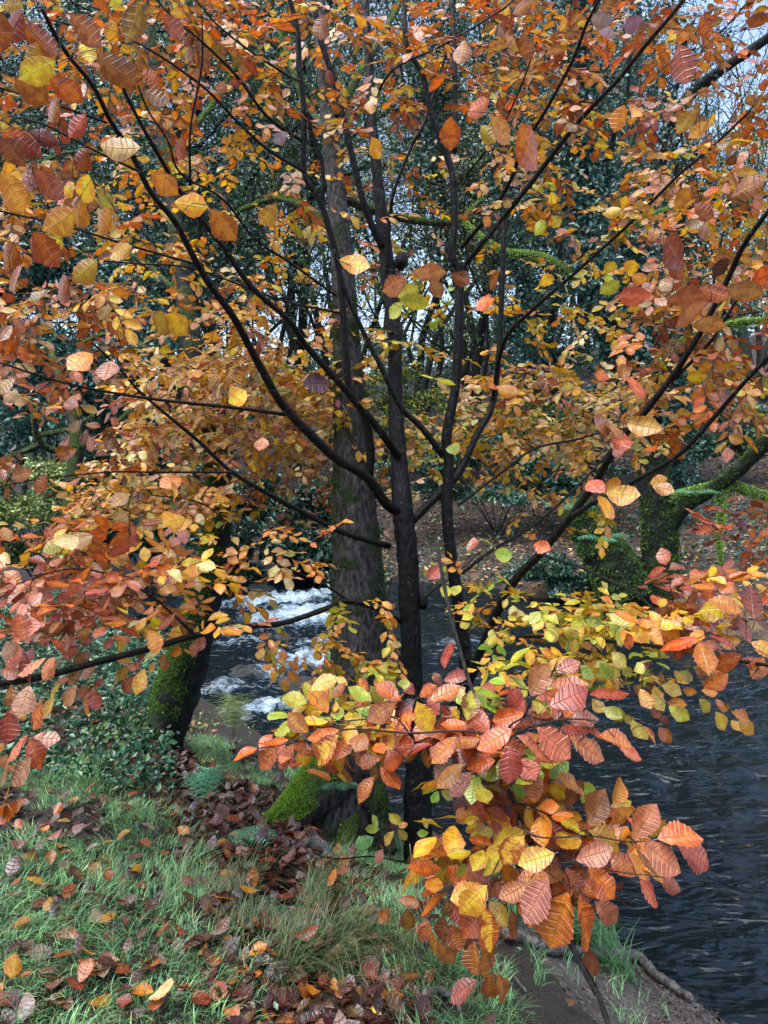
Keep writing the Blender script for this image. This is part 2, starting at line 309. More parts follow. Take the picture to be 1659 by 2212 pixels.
# ---------------------------------------------------------------- a traced tree: limbs, twigs grown to their leaf sprays
class Tree:
    def __init__(s): s.limbs = []; s.N = []; s.NB = []; s.NR = []; s.wood = []; s.leaves = []; s.ND = []
    def limb(s, xyd, w0, w1, per=5, wig=.0, thin=False):
        pts = catmull([P(*q) for q in xyd], per); n = len(pts)
        dep = (pts - EYE) @ FW
        # width measured in the photo, turned to metres at the limb's distance
        wpx = (w0 + (w1 - w0) * np.linspace(0, 1, n) ** .85) if not isinstance(w0, list) else np.interp(np.linspace(0, 1, n), np.linspace(0, 1, len(w0)), w0); r = wpx * (.95 if isinstance(w0, list) else .84) / 2 / FOC * dep
        pts = pts + wig * np.array([np.convolve(rng.standard_normal(n + 4), np.ones(5) / 5, 'valid') for _ in range(3)]).T
        b = Buf(); b.tube(pts, r, 12 if isinstance(w0, list) else (10 if w0 > 12 else 7), rough=.14); i = len(s.wood); s.wood.append(b)
        s.leaves.append(Leaves()); s.nodes(pts, r, i); return i
    def nodes(s, pts, r, i):
        d = unit(np.gradient(np.asarray(pts), axis=0))
        for p, rr, dd in zip(pts, np.broadcast_to(r, (len(pts),)), d): s.N.append(p); s.NB.append(i); s.NR.append(rr); s.ND.append(dd)
    def freeze(s): s.A = np.array(s.N); s.AR = np.array(s.NR); s.AD = np.array(s.ND); s.AB = np.array(s.NB)
    def near(s, p, toward=None):
        d = s.A - p; dist = np.linalg.norm(d, axis=1) + .8 * np.maximum(0, s.AR - .004) * 3
        return int(np.argmin(dist))
    def connect(s, p, r=.0011, sag=.0, end=None):
        k = s.near(p); q = s.A[k]; L = np.linalg.norm(p - q)
        if L < .006: return s.AB[k], q
        d0 = unit(s.AD[k] * .8 + unit(p - q)); m1 = q + d0 * L * .35 + rng.normal(0, .03, 3) * L; m2 = q + (p - q) * .68 + np.array([0, 0, -sag * L]) + rng.normal(0, .025, 3) * L
        pts = catmull([q, m1, m2, p], 3 if L < .25 else 5); rr = np.linspace(min(s.AR[k] * .75, r * (1.2 + 3.0 * L)), r, len(pts))
        s.wood[s.AB[k]].tube(pts, rr, 5 if L > .25 else 4, cap=False)
        nd = unit(np.gradient(pts, axis=0)); sel = pts[1:]
        s.A = np.vstack([s.A, sel]); s.AR = np.append(s.AR, rr[1:]); s.AD = np.vstack([s.AD, nd[1:]]); s.AB = np.append(s.AB, np.full(len(sel), s.AB[k]))
        return s.AB[k], q
    def spray(s, p, pal, size=.07, k=6, tilt=.19, flat=.5, drop=.07):
        "a twig reaches p and ends in alternate leaves lying in one loose plane"
        L = k * .026 * size / .07; dom = pal[int(rng.integers(len(pal)))]
        kk = s.near(p); q = s.A[kk]; d = unit(p - q + s.AD[kk] * .02); d = unit(d * np.array([1, 1, flat]) + np.array([0, 0, -drop]) + rng.normal(0, .18, 3))
        start = p - d * L * .5; i, _ = s.connect(start, .0013)
        n = unit(np.array([0, 0, 1.]) + rng.normal(0, tilt, 3) + np.array([0, -.15, 0])); n = unit(n - d * (n @ d)); sd = np.cross(d, n)
        pts = []; cur = start.copy(); dd = d.copy()
        for j in range(k + 1):
            pts.append(cur.copy()); z = (1 if j % 2 else -1)
            dd = unit(d + sd * .16 * z + np.array([0, 0, -.05 * j])); cur = cur + dd * L / k
        pts = np.array(pts); s.wood[i].tube(pts, np.linspace(.0012, .0006, len(pts)), 4, cap=False)
        s.A = np.vstack([s.A, pts[2::2]]); m = len(pts[2::2]); s.AR = np.append(s.AR, np.full(m, .001)); s.AD = np.vstack([s.AD, np.repeat(d[None], m, 0)]); s.AB = np.append(s.AB, np.full(m, i))
        for j in range(1, k + 1):
            z = 1 if j % 2 else -1; a = rad(rng.normal(52, 11)) if j < k else rad(rng.normal(6, 8))
            ax = unit(d * math.cos(a) + sd * math.sin(a) * z + np.array([0, 0, rng.normal(-.10, .12)])); ln = size * rng.uniform(.72, 1.18) * (.8 if j < 2 else 1)
            nn = unit(n + rng.normal(0, .21, 3)); pc = dom if rng.random() < .68 else pal[int(rng.integers(len(pal)))]
            s.leaves[i].add(pts[j] + ax * ln * .1, ax, nn, ln, ln * rng.uniform(.55, .68), pc)
    def bare(s, n, reg, d0, d1):
        "thin leafless twigs"
        for _ in range(n):
            x0, x1, y0, y1 = reg; s.connect(P(rng.uniform(x0, x1), rng.uniform(y0, y1), rng.uniform(d0, d1)), .0013, -.05)
    def hero(s, rows, ox, oy, sc, dg, under=False, mixd=.5, lreal=.078):
        out = []
        for bx, by, tx, ty, w, c in rows:
            X0, Y0, X1, Y1 = [(o + v * sc) * .8848 for o, v in ((ox, bx), (oy, by), (ox, tx), (oy, ty))]; w = w * sc * .8848 * 1.06
            ln = math.hypot(X1 - X0, Y1 - Y0) * (1.02 if under else 1.12); phys = max(ln, w / .66); est = lreal * FOC / phys
            dgv = dg(X0, Y0) if callable(dg) else dg
            d = dgv ** (1 - mixd) * min(max(est, dgv * .75), dgv * 1.3) ** mixd
            u2 = unit((X1 - X0) * RT - (Y1 - Y0) * UP); ct = min(1, ln / phys); st = math.sqrt(1 - ct * ct)
            sg = (1 if u2[2] > 0 else -1) * (-1 if under else 1); ax = u2 * ct + sg * st * FW; n = -FW * ct + sg * st * u2
            wr = phys * .64; cp = min(1, max(.12, w / wr)) if w < wr else 1.0; ph = math.acos(cp); b = np.cross(ax, n)
            cand = [n * math.cos(ph) + b * math.sin(ph), n * math.cos(ph) - b * math.sin(ph)]
            n = max(cand, key=lambda v: v[2] * (-1 if under else 1))
            if under: n = -n
            n = unit(n + rng.normal(0, .10, 3)); ax = unit(ax + rng.normal(0, .04, 3))
            out.append((P(X0, Y0, d), ax, n, phys / FOC * d, max(w, wr) / FOC * d, c))
        dd = [np.linalg.norm(s.A - o[0], axis=1).min() for o in out]
        for j in np.argsort(dd):
            p, ax, n, l, w, c = out[j]; i, _ = s.connect(p - ax * l * .1, .0010)
            s.leaves[i].add(p, ax, n, l, w, c, bend=rng.normal(-.08, .10))
    def blob(s, cx, cy, rx, ry, n, d0, d1, pal, size=.07, **k):
        if 300 < cx < 1350 and cy < 1110 and d0 < 4: d0, d1 = d0 + .8, d1 + .8; n = int(n * 1.3); size *= .95
        elif cy < 1000 and d0 < 2.7: d0, d1 = d0 + .35, d1 + .6; n = int(n * 1.35); size *= .93
        if cy < 1120: pal = pal.replace('O', 'OC').replace('R', 'CR').replace('A', 'AE').replace('B', 'BC')
        pts = []
        for _ in range(n):
            for t in range(30):
                a, b = rng.uniform(-1, 1, 2)
                if a * a * a * a + b * b * b * b < 1: break
            pts.append(P(cx + a * rx, cy + b * ry, rng.uniform(d0, d1)))
        pts = np.array(pts); d = np.array([np.linalg.norm(s.A - p, axis=1).min() for p in pts])
        for j in np.argsort(d): s.spray(pts[j], pal, size, int(rng.integers(4, 9)), **k)
    def build(s, root, name, bark, nv=6, keep=0):
        for i, (w, l) in enumerate(zip(s.wood, s.leaves)):
            nm = name[i] if i < len(name) else 'branch'
            o = w.build(nm, bark, root); l.build('leaves', o, nv if i not in (s.hi if hasattr(s, 'hi') else ()) else 8)
# ---------------------------------------------------------------- the setting
def terrain(name, x0, x1, y0, y1, step, matx, sel=None, drop=0.0):
    xs = np.arange(x0, x1 + step, step); ys = np.arange(y0, y1 + step, step); X, Y = np.meshgrid(xs, ys)
    Z = ground(X, Y) - drop; nx = len(xs); i = np.arange(len(ys) - 1)[:, None] * nx + np.arange(nx - 1)[None]
    Q = np.stack([i, i + 1, i + nx + 1, i + nx], -1).reshape(-1, 4); V = np.stack([X, Y, Z], -1).reshape(-1, 3)
    if sel is not None:
        c = V[Q].mean(1); Q = Q[sel(c[:, 0], c[:, 1])]; used = np.unique(Q); m = np.zeros(len(V), int); m[used] = np.arange(len(used)); V = V[used]; Q = m[Q]
    o = mesh_quads(name, V, Q, matx); o['kind'] = 'structure'; return o
inner = lambda x, y: (x > -3) & (x < 3) & (y > .5) & (y < 8)
mudf = lambda x, y: (sdist(NEAR, x, y) < .95) & (sdist(NEAR, x, y) > -.05) & (y < 4.3) & (x > .2)
wetbed = lambda x, y: (sdist(NEAR, x, y) < .12) & (-sdist(FAR, x, y) < .2)
terrain('near_bank', -3, 3, .5, 8, .035, M_SOIL, lambda x, y: ~mudf(x, y) & ~wetbed(x, y))
terrain('mud_bank', .1, 2.4, 2.2, 4.5, .014, M_MUD, lambda x, y: mudf(x, y) & ~wetbed(x, y))
terrain('river_bed', -3, 3, .5, 8, .035, M_BED, wetbed)
def outer_sel(f): return lambda x, y: ~inner(x, y) & f(x, y)
terrain('ground', -80, 80, -30, 110, .5, M_FARS, outer_sel(lambda x, y: ~wetbed(x, y)))
terrain('river_bed', -80, 80, -30, 110, .5, M_BED, outer_sel(wetbed))
# water
def water_mat():
    m, nt, N, L, out = mat('river_water'); geo = N('NewGeometry'); at = N('Attribute', _attribute_name='Col')
    mp = N('Mapping'); mp.inputs['Rotation'].default_value = (0, 0, rad(14)); mp.inputs['Scale'].default_value = (.42, 1.0, 1); L(geo.outputs['Position'], mp.inputs[0])
    n1 = N('TexNoise', Scale=4.2, Detail=2., Roughness=.5, Distortion=1.3); L(mp.outputs[0], n1.inputs['Vector'])
    n2 = N('TexNoise', Scale=13., Detail=1.5, Roughness=.5, Distortion=.8); L(mp.outputs[0], n2.inputs['Vector'])
    nf = N('TexNoise', Scale=9., Detail=9., Roughness=.8, Distortion=1.6); L(mp.outputs[0], nf.inputs['Vector'])
    h = math_(N, L, 'ADD', n1.outputs[0], math_(N, L, 'MULTIPLY', n2.outputs[0], .38))
    b = N('Bump', Strength=1., Distance=.065); L(h, b.inputs['Height'])
    fr = N('Fresnel', IOR=1.34); L(b.outputs[0], fr.inputs['Normal'])
    tr = N('BsdfTransparent'); tr.inputs[0].default_value = (.36, .36, .31, 1)
    dk = N('BsdfDiffuse'); dk.inputs[0].default_value = (.006, .012, .018, 1)
    body = N('MixShader'); L(math_(N, L, 'ADD', .35, math_(N, L, 'MULTIPLY', n1.outputs[0], .2)), body.inputs[0]); L(tr.outputs[0], body.inputs[1]); L(dk.outputs[0], body.inputs[2])
    gl = N('BsdfGlossy', Roughness=.035); gl.inputs[0].default_value = (.8, .92, 1, 1); L(b.outputs[0], gl.inputs['Normal'])
    mx = N('MixShader'); L(fr.outputs[0], mx.inputs[0]); L(body.outputs[0], mx.inputs[1]); L(gl.outputs[0], mx.inputs[2])
    sp = N('SeparateColor'); L(at.outputs[0], sp.inputs[0])
    ff = math_(N, L, 'ADD', nf.outputs[0], math_(N, L, 'SUBTRACT', math_(N, L, 'MULTIPLY', sp.outputs[0], .42), .40))
    fm = ramp(N, .36, .60); L(ff, fm.inputs[0])
    fo = N('BsdfPrincipled', Roughness=.5); fo.inputs['Base Color'].default_value = (.30, .42, .52, 1); L(b.outputs[0], fo.inputs['Normal'])
    m2 = N('MixShader'); L(fm.outputs[0], m2.inputs[0]); L(mx.outputs[0], m2.inputs[1]); L(fo.outputs[0], m2.inputs[2]); L(m2.outputs[0], out.inputs[0]); return m
M_WATER = water_mat()
def rapids(x, y):
    "1 where the river breaks white over stones, lower for painted glints on the water"
    f = np.zeros(np.shape(x))
    for px, py, r, a in RAP_GLINTS:
        f = np.maximum(f, a * np.exp(-(((x - px) * .8 + (y - py) * .6) / r) ** 2 - (((x - px) * -.6 + (y - py) * .8) / (r * .45)) ** 2))
    return f
def W(x, y):
    d = FW + RT * (x - 829.5) / FOC + UP * (1106 - y) / FOC; return EYE + d * (WATER - EYE[2]) / d[2]
RAP_GLINTS = [(*W(a, b)[:2], r, k) for a, b, r, k in ((620, 1325, 1.6, 1.15), (650, 1355, 1.3, 1.05), (690, 1440, .8, 1.), (620, 1460, .7, .85), (660, 1520, .6, .9), (560, 1350, 1.0, .5), (640, 1430, .75, .95), (690, 1400, .6, .9), (520, 1545, .55, 1.), (600, 1520, .6, 1.), (480, 1560, .5, .9), (560, 1490, .45, .55), (540, 1400, .8, .8), (470, 1500, .5, .8), (720, 1500, .5, .9),
        (130, 1205, 1.0, .6), (1000, 1400, .9, .62), (1080, 1480, .9, .5), (950, 1520, .7, .5), (1250, 1560, 1.3, .42), (1480, 1640, 1.2, .40), (1600, 1500, 1.5, .36), (1400, 1850, .6, .34), (1060, 1340, .9, .3))]  # weak entries to the right also paint pale sky reflections as foam flecks
def waterlevel(x, y):
    s = (x * -.6 + y * .8)
    return WATER + .10 * sstep(7.2, 8.0, s) + .14 * sstep(9.6, 10.4, s) + .12 * sstep(12.2, 13.2, s)
def water_grid(x0, x1, y0, y1, st, sel):
    xs = np.arange(x0, x1 + st / 2, st); ys = np.arange(y0, y1 + st / 2, st); X, Y = np.meshgrid(xs, ys); r = rapids(X, Y)
    s = X * -.6 + Y * .8; c = X * .8 + Y * .6
    Z = waterlevel(X, Y) + (fbm(s * 3.2 + 3, c * 5.5, 4, 4) - .47) * .05 + r * (fbm(s * 5, c * 9, 9, 4) - .40) * .34
    i = np.arange(len(ys) - 1)[:, None] * len(xs) + np.arange(len(xs) - 1)[None]; Q = np.stack([i, i + 1, i + len(xs) + 1, i + len(xs)], -1).reshape(-1, 4)
    V = np.stack([X, Y, Z], -1).reshape(-1, 3); ce = V[Q].mean(1); Q = Q[sel(ce[:, 0], ce[:, 1])]
    used = np.unique(Q); m = np.zeros(len(V), int); m[used] = np.arange(len(used)); f = r.ravel()[used]
    return V[used], m[Q], np.stack([f] * 3, -1)
def inriver(m1, m2): return lambda x, y: (sdist(NEAR, x, y) < m1) & (-sdist(FAR, x, y) < m2)
a_ = water_grid(-6, 8, 1, 16, .05, lambda x, y: inriver(.5, .8)(x, y))
o = mesh_quads('river', a_[0], a_[1], M_WATER, cols={'Col': a_[2]}); o['kind'] = 'structure'
b_ = water_grid(-60, 40, -20, 60, .25, lambda x, y: inriver(.9, .9)(x, y) & ~((x > -6) & (x < 8) & (y > 1) & (y < 16)))
o = mesh_quads('river', b_[0], b_[1], M_WATER, cols={'Col': b_[2]}); o['kind'] = 'structure'
# boulders
def boulder(name, p, sx, sy, sz, m, label, group, seed):
    r = np.random.default_rng(seed); nu, nv_ = 22, 12; U, Vv = np.meshgrid(np.linspace(0, 2 * np.pi, nu, endpoint=False), np.linspace(.02, np.pi - .02, nv_))
    d = np.stack([np.cos(U) * np.sin(Vv), np.sin(U) * np.sin(Vv), np.cos(Vv)], -1); k = np.ones(U.shape)
    for _ in range(7):
        a = unit(r.standard_normal(3)); c = r.uniform(.55, .85); k = np.minimum(k, c / np.maximum(d @ a, .3) * .98 + .12)
    k += .05 * r.standard_normal(k.shape); V = (d * k[..., None] * np.array([sx, sy, sz])).reshape(-1, 3)
    i = np.arange(nv_ - 1)[:, None] * nu; j = np.arange(nu)[None]; Q = np.stack([i + j, i + nu + j, i + nu + (j + 1) % nu, i + (j + 1) % nu], -1).reshape(-1, 4)
    o = mesh_quads(name, V, Q, m); o.location = p; o.rotation_euler[2] = r.uniform(0, 6); return tag(o, label, 'rock', group)
for k, (x, y, s, lab) in enumerate(((520, 1470, .45, 'wet dark boulder parting the white water beside the fern'), (640, 1480, .50, 'low broad rock under the small waterfall left of the grey trunk'),
        (610, 1395, .42, 'dark rock between the two white bands of rapids'), (560, 1300, .5, 'black rock at the far edge of the rapids below the dark yew'), (1010, 1330, .45, 'dark boulder in the stream behind the forked stem'),
        (1120, 1300, .5, 'low mossy rock at the foot of the far bank'))):
    p = W(x, y); p[2] = waterlevel(p[0], p[1]) - s * .20; boulder('boulder', p, s * .8, s * .6, s * .34, M_ROCK, lab, 'boulders in the river', 40 + k)
def gp(x, y, up=0.0): q = G(x, y); q[2] += up; return q
boulder('stone', gp(688, 1850, .02), .075, .045, .06, M_STONE, 'pale blue-grey stone among leaves below the mossy roots', None, 77)
boulder('stone', gp(985, 1790, .0), .12, .10, .07, M_ROCK, 'dark mossy stone at the waterline right of the black trunk', None, 78)
# ---------------------------------------------------------------- mossy riverside tree and other near trunks
def tuft_cloud(base_pts, nrm, n, size, cols, jit=.01):
    "n small upright blades on the given surface points"
    k = rng.integers(0, len(base_pts), n); p = base_pts[k] + rng.normal(0, jit, (n, 3)); nn = unit(nrm[k] + rng.normal(0, .5, (n, 3)) + np.array([0, 0, .25]))
    s = unit(np.cross(nn, rng.standard_normal((n, 3)))); h = size * rng.uniform(.5, 1.4, (n, 1))
    V = np.stack([p - s * h * .3, p + s * h * .3, p + s * h * .12 + nn * h, p - s * h * .12 + nn * h], 1)
    c = np.array(cols)[rng.integers(0, len(cols), n)] * np.exp(rng.normal(0, .25, (n, 1)))
    return V.reshape(-1, 3), np.arange(4 * n).reshape(-1, 4), np.repeat(c, 4, 0)
MOSSC = [(.10, .20, .03), (.16, .27, .04), (.06, .12, .02), (.20, .30, .06)]
DARKM = [(.03, .06, .015), (.05, .09, .02), (.07, .12, .03)]
def surf(o):
    me = o.data; n = len(me.vertices); v = np.empty(n * 3, np.float32); me.vertices.foreach_get('co', v); nr = np.empty(n * 3, np.float32); me.vertex_normals.foreach_get('vector', nr); return v.reshape(-1, 3), nr.reshape(-1, 3)
def dense(o, n, sel=None):
    "random points over an object's faces"
    v, nr = surf(o); me = o.data; q = np.array([p.vertices[:] for p in me.polygons if len(p.vertices) == 4]); k = rng.integers(0, len(q), n); a, b = rng.random((n, 1)), rng.random((n, 1)); f = q[k]
    p = (v[f[:, 0]] * (1 - a) + v[f[:, 1]] * a) * (1 - b) + (v[f[:, 3]] * (1 - a) + v[f[:, 2]] * a) * b; nn = nr[f[:, 0]]
    if sel is not None: m = sel(p, nn); p, nn = p[m], nn[m]
    return p, nn
def moss_part(o, n, size, cols, sel=None, root=None, noise=(7., .42)):
    p, nn = dense(o, n * 3, sel); m = fbm(p[:, 0] * noise[0] + p[:, 2] * 5, p[:, 1] * noise[0] + p[:, 2] * noise[0], 11) > noise[1]; p, nn = p[m][:n], nn[m][:n]
    if len(p) < 10: return
    V, Q, c = tuft_cloud(p, nn, len(p), size, cols, .002); mo = mesh_quads('moss', V, Q, M_MOSS, root, cols={'Col': c}, smooth=False); mo['kind'] = 'stuff'; return mo
def trunk_tube(xyd, ws, sides=18, per=8, rough=.12, lobes=0., seed=0):
    pts = catmull([P(*q) if len(q) == 3 and not isinstance(q, np.ndarray) else q for q in xyd], per); dep = (pts - EYE) @ FW
    wp = np.interp(np.linspace(0, 1, len(pts)), np.linspace(0, 1, len(ws)), ws); b = Buf(); b.tube(pts, wp / 2 / FOC * dep, sides, rough=rough); return b, pts, wp / 2 / FOC * dep
R1 = empty('riverside_tree', gp(712, 1800), 'tall grey mossy trunk with green buttress root behind the black beech stem', 'tree')
bt, pts1, r1 = trunk_tube([(705, 1840, 4.3), (735, 1720, 4.3), (760, 1600, 4.3), (773, 1450, 4.3), (775, 1300, 4.35), (766, 1100, 4.4), (758, 900, 4.5), (745, 700, 4.6), (735, 500, 4.7), (715, 300, 4.8), (695, 100, 4.9), (685, -60, 5.0)],
    [215, 185, 142, 122, 115, 95, 70, 52, 44, 36, 30, 26], 26, 9, .09)
v = bt.V[0]; tr1 = bt.build('trunk', M_GREYB, R1)
rb = Buf()
for path, w0, w1 in (([(750, 1630), (700, 1690), (650, 1740), (605, 1780), (575, 1840)], 130, 44), ([(710, 1650), (665, 1690), (625, 1735), (585, 1775)], 70, 26), ([(760, 1680), (760, 1760), (745, 1830)], 60, 28), ([(785, 1660), (815, 1740), (830, 1800), (848, 1840)], 60, 22), ([(640, 1770), (625, 1820), (640, 1870)], 34, 14)):
    q = [P(x, y, 4.28 - .25 * i / (len(path) - 1) * (1 if x < 760 else .4) - .1) for i, (x, y) in enumerate(path)]; q = catmull(q, 6)
    for p in q: p[2] = max(p[2], float(ground(p[0], p[1])) - .01)
    rb.tube(q, np.linspace(w0, w1, len(q)) / 2 / FOC * 4.2, 12, rough=.2)
ro1 = rb.build('buttress_root', M_MOSSL, R1)
moss_part(ro1, 45000, .008, [(.20, .36, .045), (.28, .46, .06), (.12, .24, .03)], lambda p, n: (n[:, 2] > -.1) & (p[:, 0] < -.22), R1, (5., .40))
moss_part(tr1, 16000, .010, DARKM, lambda p, n: (p[:, 2] < 2.6) & ((n[:, 0] < -.55) | (n[:, 0] > .6) | (p[:, 2] < -.1)), R1, (6., .40))
moss_part(ro1, 6000, .012, DARKM, lambda p, n: p[:, 0] > -.25, R1, (5., .44))
lb = Buf()
for xyd, ws in (([(755, 560, 4.7), (690, 470, 4.9), (600, 430, 5.2), (520, 455, 5.4)], [16, 8]), ([(740, 430, 4.8), (860, 470, 5.2), (980, 480, 5.5), (1040, 430, 5.8)], [20, 9]), ([(735, 330, 4.8), (650, 200, 5.3), (600, 60, 5.6)], [18, 8]), ([(725, 250, 4.8), (800, 120, 5.2), (880, -20, 5.6)], [20, 10]), ([(765, 860, 4.5), (640, 800, 5.0), (520, 780, 5.4), (430, 800, 5.7)], [14, 5])):
    b, pp, rr = trunk_tube(xyd, ws, 8, 6); lb.add(b.V[0], b.Q[0])
lo = lb.build('mossy_limb', M_MOSSB, R1); moss_part(lo, 7000, .010, MOSSC[:3], lambda p, n: n[:, 2] > -.2, R1, (5., .38)); rebase(R1)
R2 = empty('leaning_tree', gp(385, 1645), 'moss-covered leaning trunk beside the stream behind the ivy', 'tree')
b, _, _ = trunk_tube([(335, 1690, 4.85), (352, 1600, 4.85), (378, 1500, 4.9), (410, 1400, 4.95), (442, 1280, 5.0), (468, 1150, 5.1), (470, 1000, 5.2), (430, 850, 5.3), (400, 650, 5.5), (375, 450, 5.7), (340, 200, 6.), (310, -40, 6.2)], [92, 84, 96, 84, 70, 56, 52, 46, 40, 34, 28, 22], 20, 8, .18)
t2 = b.build('trunk', M_DARKB, R2); moss_part(t2, 30000, .013, [(.09, .18, .03), (.14, .25, .045), (.06, .12, .025)], lambda p, n: (p[:, 2] < 1.7) & (n[:, 0] < .55), R2, (5., .34))
lb = Buf()
for xyd, ws in (([(430, 800, 5.3), (330, 760, 5.5), (250, 720, 5.8), (180, 740, 6.)], [14, 5]), ([(400, 650, 5.5), (300, 560, 5.8), (200, 540, 6.1), (110, 580, 6.4)], [14, 4]), ([(380, 480, 5.7), (250, 350, 6.), (150, 330, 6.3), (80, 360, 6.5)], [16, 5]), ([(360, 350, 5.8), (470, 210, 6.2), (540, 80, 6.6)], [14, 5]), ([(445, 950, 5.2), (560, 860, 5.6), (660, 840, 6.)], [12, 4])):
    bb, pp, rr = trunk_tube(xyd, ws, 8, 6); lb.add(bb.V[0], bb.Q[0])
l2 = lb.build('mossy_limb', M_MOSSB, R2); moss_part(l2, 6000, .012, MOSSC[:3], lambda p, n: n[:, 2] > -.3, R2, (5., .36)); rebase(R2)
# right far tree with the mossy limbs
R3 = empty('mossy_tree', gp(1425, 1275), 'dark forked mossy tree with drooping green limbs on the far bank', 'tree')
D3 = depth(gp(1425, 1275))
b, _, _ = trunk_tube([(1425, 1300, D3), (1425, 1230, D3), (1422, 1130, D3), (1412, 1040, D3), (1405, 940, D3 - .1), (1385, 840, D3 - .2), (1345, 740, D3 - .3), (1305, 630, D3 - .3), (1270, 500, D3), (1250, 330, D3), (1255, 120, D3), (1265, -80, D3)], [98, 76, 70, 66, 62, 66, 58, 52, 46, 40, 34, 28], 18, 7, .18)
t3 = b.build('trunk', M_DARKB, R3); lb = Buf(); LMB = []
bb, _, _ = trunk_tube([(1440, 1150, D3), (1475, 1100, D3 - .3), (1525, 1065, D3 - .6), (1590, 1020, D3 - 1), (1660, 950, D3 - 1.4), (1740, 870, D3 - 1.8)], [36, 28, 28, 30, 32], 12, 7, .3); lb.add(bb.V[0], bb.Q[0])
for xyd, ws in (([(1430, 1090, D3), (1465, 1072, D3 - .3), (1520, 1058, D3 - .6), (1570, 1050, D3 - .8), (1620, 1062, D3 - 1.), (1690, 1085, D3 - 1.2)], [16, 22, 26, 22, 18]), ([(1553, 1052, D3 - .75), (1560, 1100, D3 - .75), (1553, 1160, D3 - .75), (1558, 1215, D3 - .75)], [20, 18, 14, 6]),
                ([(1370, 800, D3 - .2), (1470, 740, D3 - .5), (1580, 700, D3 - 1), (1700, 690, D3 - 1.4)], [22, 10]), ([(1280, 560, D3), (1380, 480, D3 + .5), (1480, 440, D3 + 1)], [22, 8]), ([(1300, 640, D3), (1180, 560, D3 + .4), (1080, 540, D3 + .6), (990, 470, D3 + 1)], [24, 9])):
    bb, _, _ = trunk_tube(xyd, ws, 10, 7, .25); LMB.append(bb.build('mossy_limb', M_MOSSB, R3))
l3 = lb.build('fork_limb', M_DARKB, R3)
moss_part(t3, 12000, .035, DARKM + MOSSC[:1], lambda p, n: p[:, 2] < 4, R3, (3., .42)); moss_part(l3, 6000, .022, DARKM + MOSSC[:1], lambda p, n: n[:, 2] > -.3, R3, (3., .3))

for l4 in LMB: moss_part(l4, 5000, .022, [(.26, .44, .08), (.34, .52, .11), (.17, .32, .05)], None, R3, (3., .2))
rebase(R3)
R4 = empty('leaning_stump', gp(1340, 1265), 'broken mossy trunk covered in ferns leaning left of the forked tree', 'stump')
D4 = D3 - .3
b, _, _ = trunk_tube([(1345, 1290, D4), (1325, 1230, D4), (1290, 1170, D4), (1255, 1120, D4), (1235, 1090, D4)], [104, 100, 88, 66, 44], 18, 8, .25)
t4 = b.build('trunk', M_DARKB, R4); moss_part(t4, 9000, .035, [(.08, .17, .035), (.13, .25, .05), (.05, .10, .03)], None, R4, (2.5, .3)); rebase(R4)
R5 = empty('dead_tree', gp(165, 1215), 'thin lichen-grey dead trunk with crooked mossy branches at the left edge', 'tree')
b, _, _ = trunk_tube([(165, 1240, 9), (160, 1150, 9), (158, 1050, 9), (165, 960, 9), (150, 880, 9), (110, 760, 9.2)], [44, 40, 36, 30, 22, 14], 12, 6, .2); t5 = b.build('trunk', M_MOSSB, R5); lb = Buf()
for xyd, ws in (([(165, 965, 9), (220, 950, 8.8), (270, 900, 8.6), (330, 850, 8.5)], [14, 5]), ([(160, 985, 9), (95, 965, 8.8), (75, 915, 8.6), (85, 880, 8.5)], [14, 6]), ([(90, 960, 8.8), (30, 985, 8.7), (-30, 1010, 8.6)], [12, 5]), ([(180, 960, 9), (240, 985, 8.8), (300, 1000, 8.6)], [9, 3]), ([(85, 940, 8.7), (140, 930, 8.6), (200, 900, 8.5)], [9, 4])):
    bb, _, _ = trunk_tube(xyd, ws, 8, 6, .25); lb.add(bb.V[0], bb.Q[0])
l5 = lb.build('branch', M_MOSSB, R5); moss_part(l5, 5000, .02, [(.14, .17, .07), (.08, .12, .04)], lambda p, n: n[:, 2] > -.2, R5, (4., .35)); rebase(R5)
# ---------------------------------------------------------------- woodland behind
TEAL = [(.022, .070, .060), (.036, .105, .080), (.060, .155, .110), (.012, .038, .036)]
GRN = [(.04, .10, .03), (.07, .15, .04), (.11, .19, .05), (.03, .07, .03)]
YGR = [(.26, .28, .05), (.38, .34, .05), (.16, .22, .05), (.45, .36, .07)]
AUT = [(.34, .20, .04), (.42, .30, .05), (.26, .13, .04)]
PALE = [(.18, .28, .26), (.26, .36, .28), (.12, .20, .18)]
def leaf_cloud(cent, spread, n, size, cols, up=.6, droop=0.):
    "n kite-shaped leaves scattered in soft clumps about the centres"
    cent = np.asarray(cent); k = rng.integers(0, len(cent), n); sp = np.broadcast_to(np.asarray(spread, float), (len(cent), 3)) if np.ndim(spread) < 2 else np.asarray(spread)
    d = unit(rng.standard_normal((n, 3))) * rng.random((n, 1)) ** .55; p = cent[k] + d * sp[k]
    nn = unit(rng.standard_normal((n, 3)) + np.array([0, 0, up])); a = rng.standard_normal((n, 3)) + np.array([0, 0, -droop]); a = unit(a - nn * (a * nn).sum(1, keepdims=True)); b = np.cross(a, nn)
    l = size * rng.uniform(.45, 1.0, (n, 1)) * (1 + .6 * rng.random((n, 1)) ** 3); f = nn * l * .1
    V = np.stack([p - a * l * .5, p + b * l * .30 + a * l * .02 + f, p + a * l * .5, p - b * l * .30 + a * l * .02 + f], 1)
    tone = np.exp(rng.normal(0, .22, (len(cent), 1)))[k]; c = np.array(cols)[rng.integers(0, len(cols), n)] * tone * np.exp(rng.normal(0, .18, (n, 1)))
    return V.reshape(-1, 3), np.arange(4 * n).reshape(-1, 4), np.repeat(c, 4, 0)
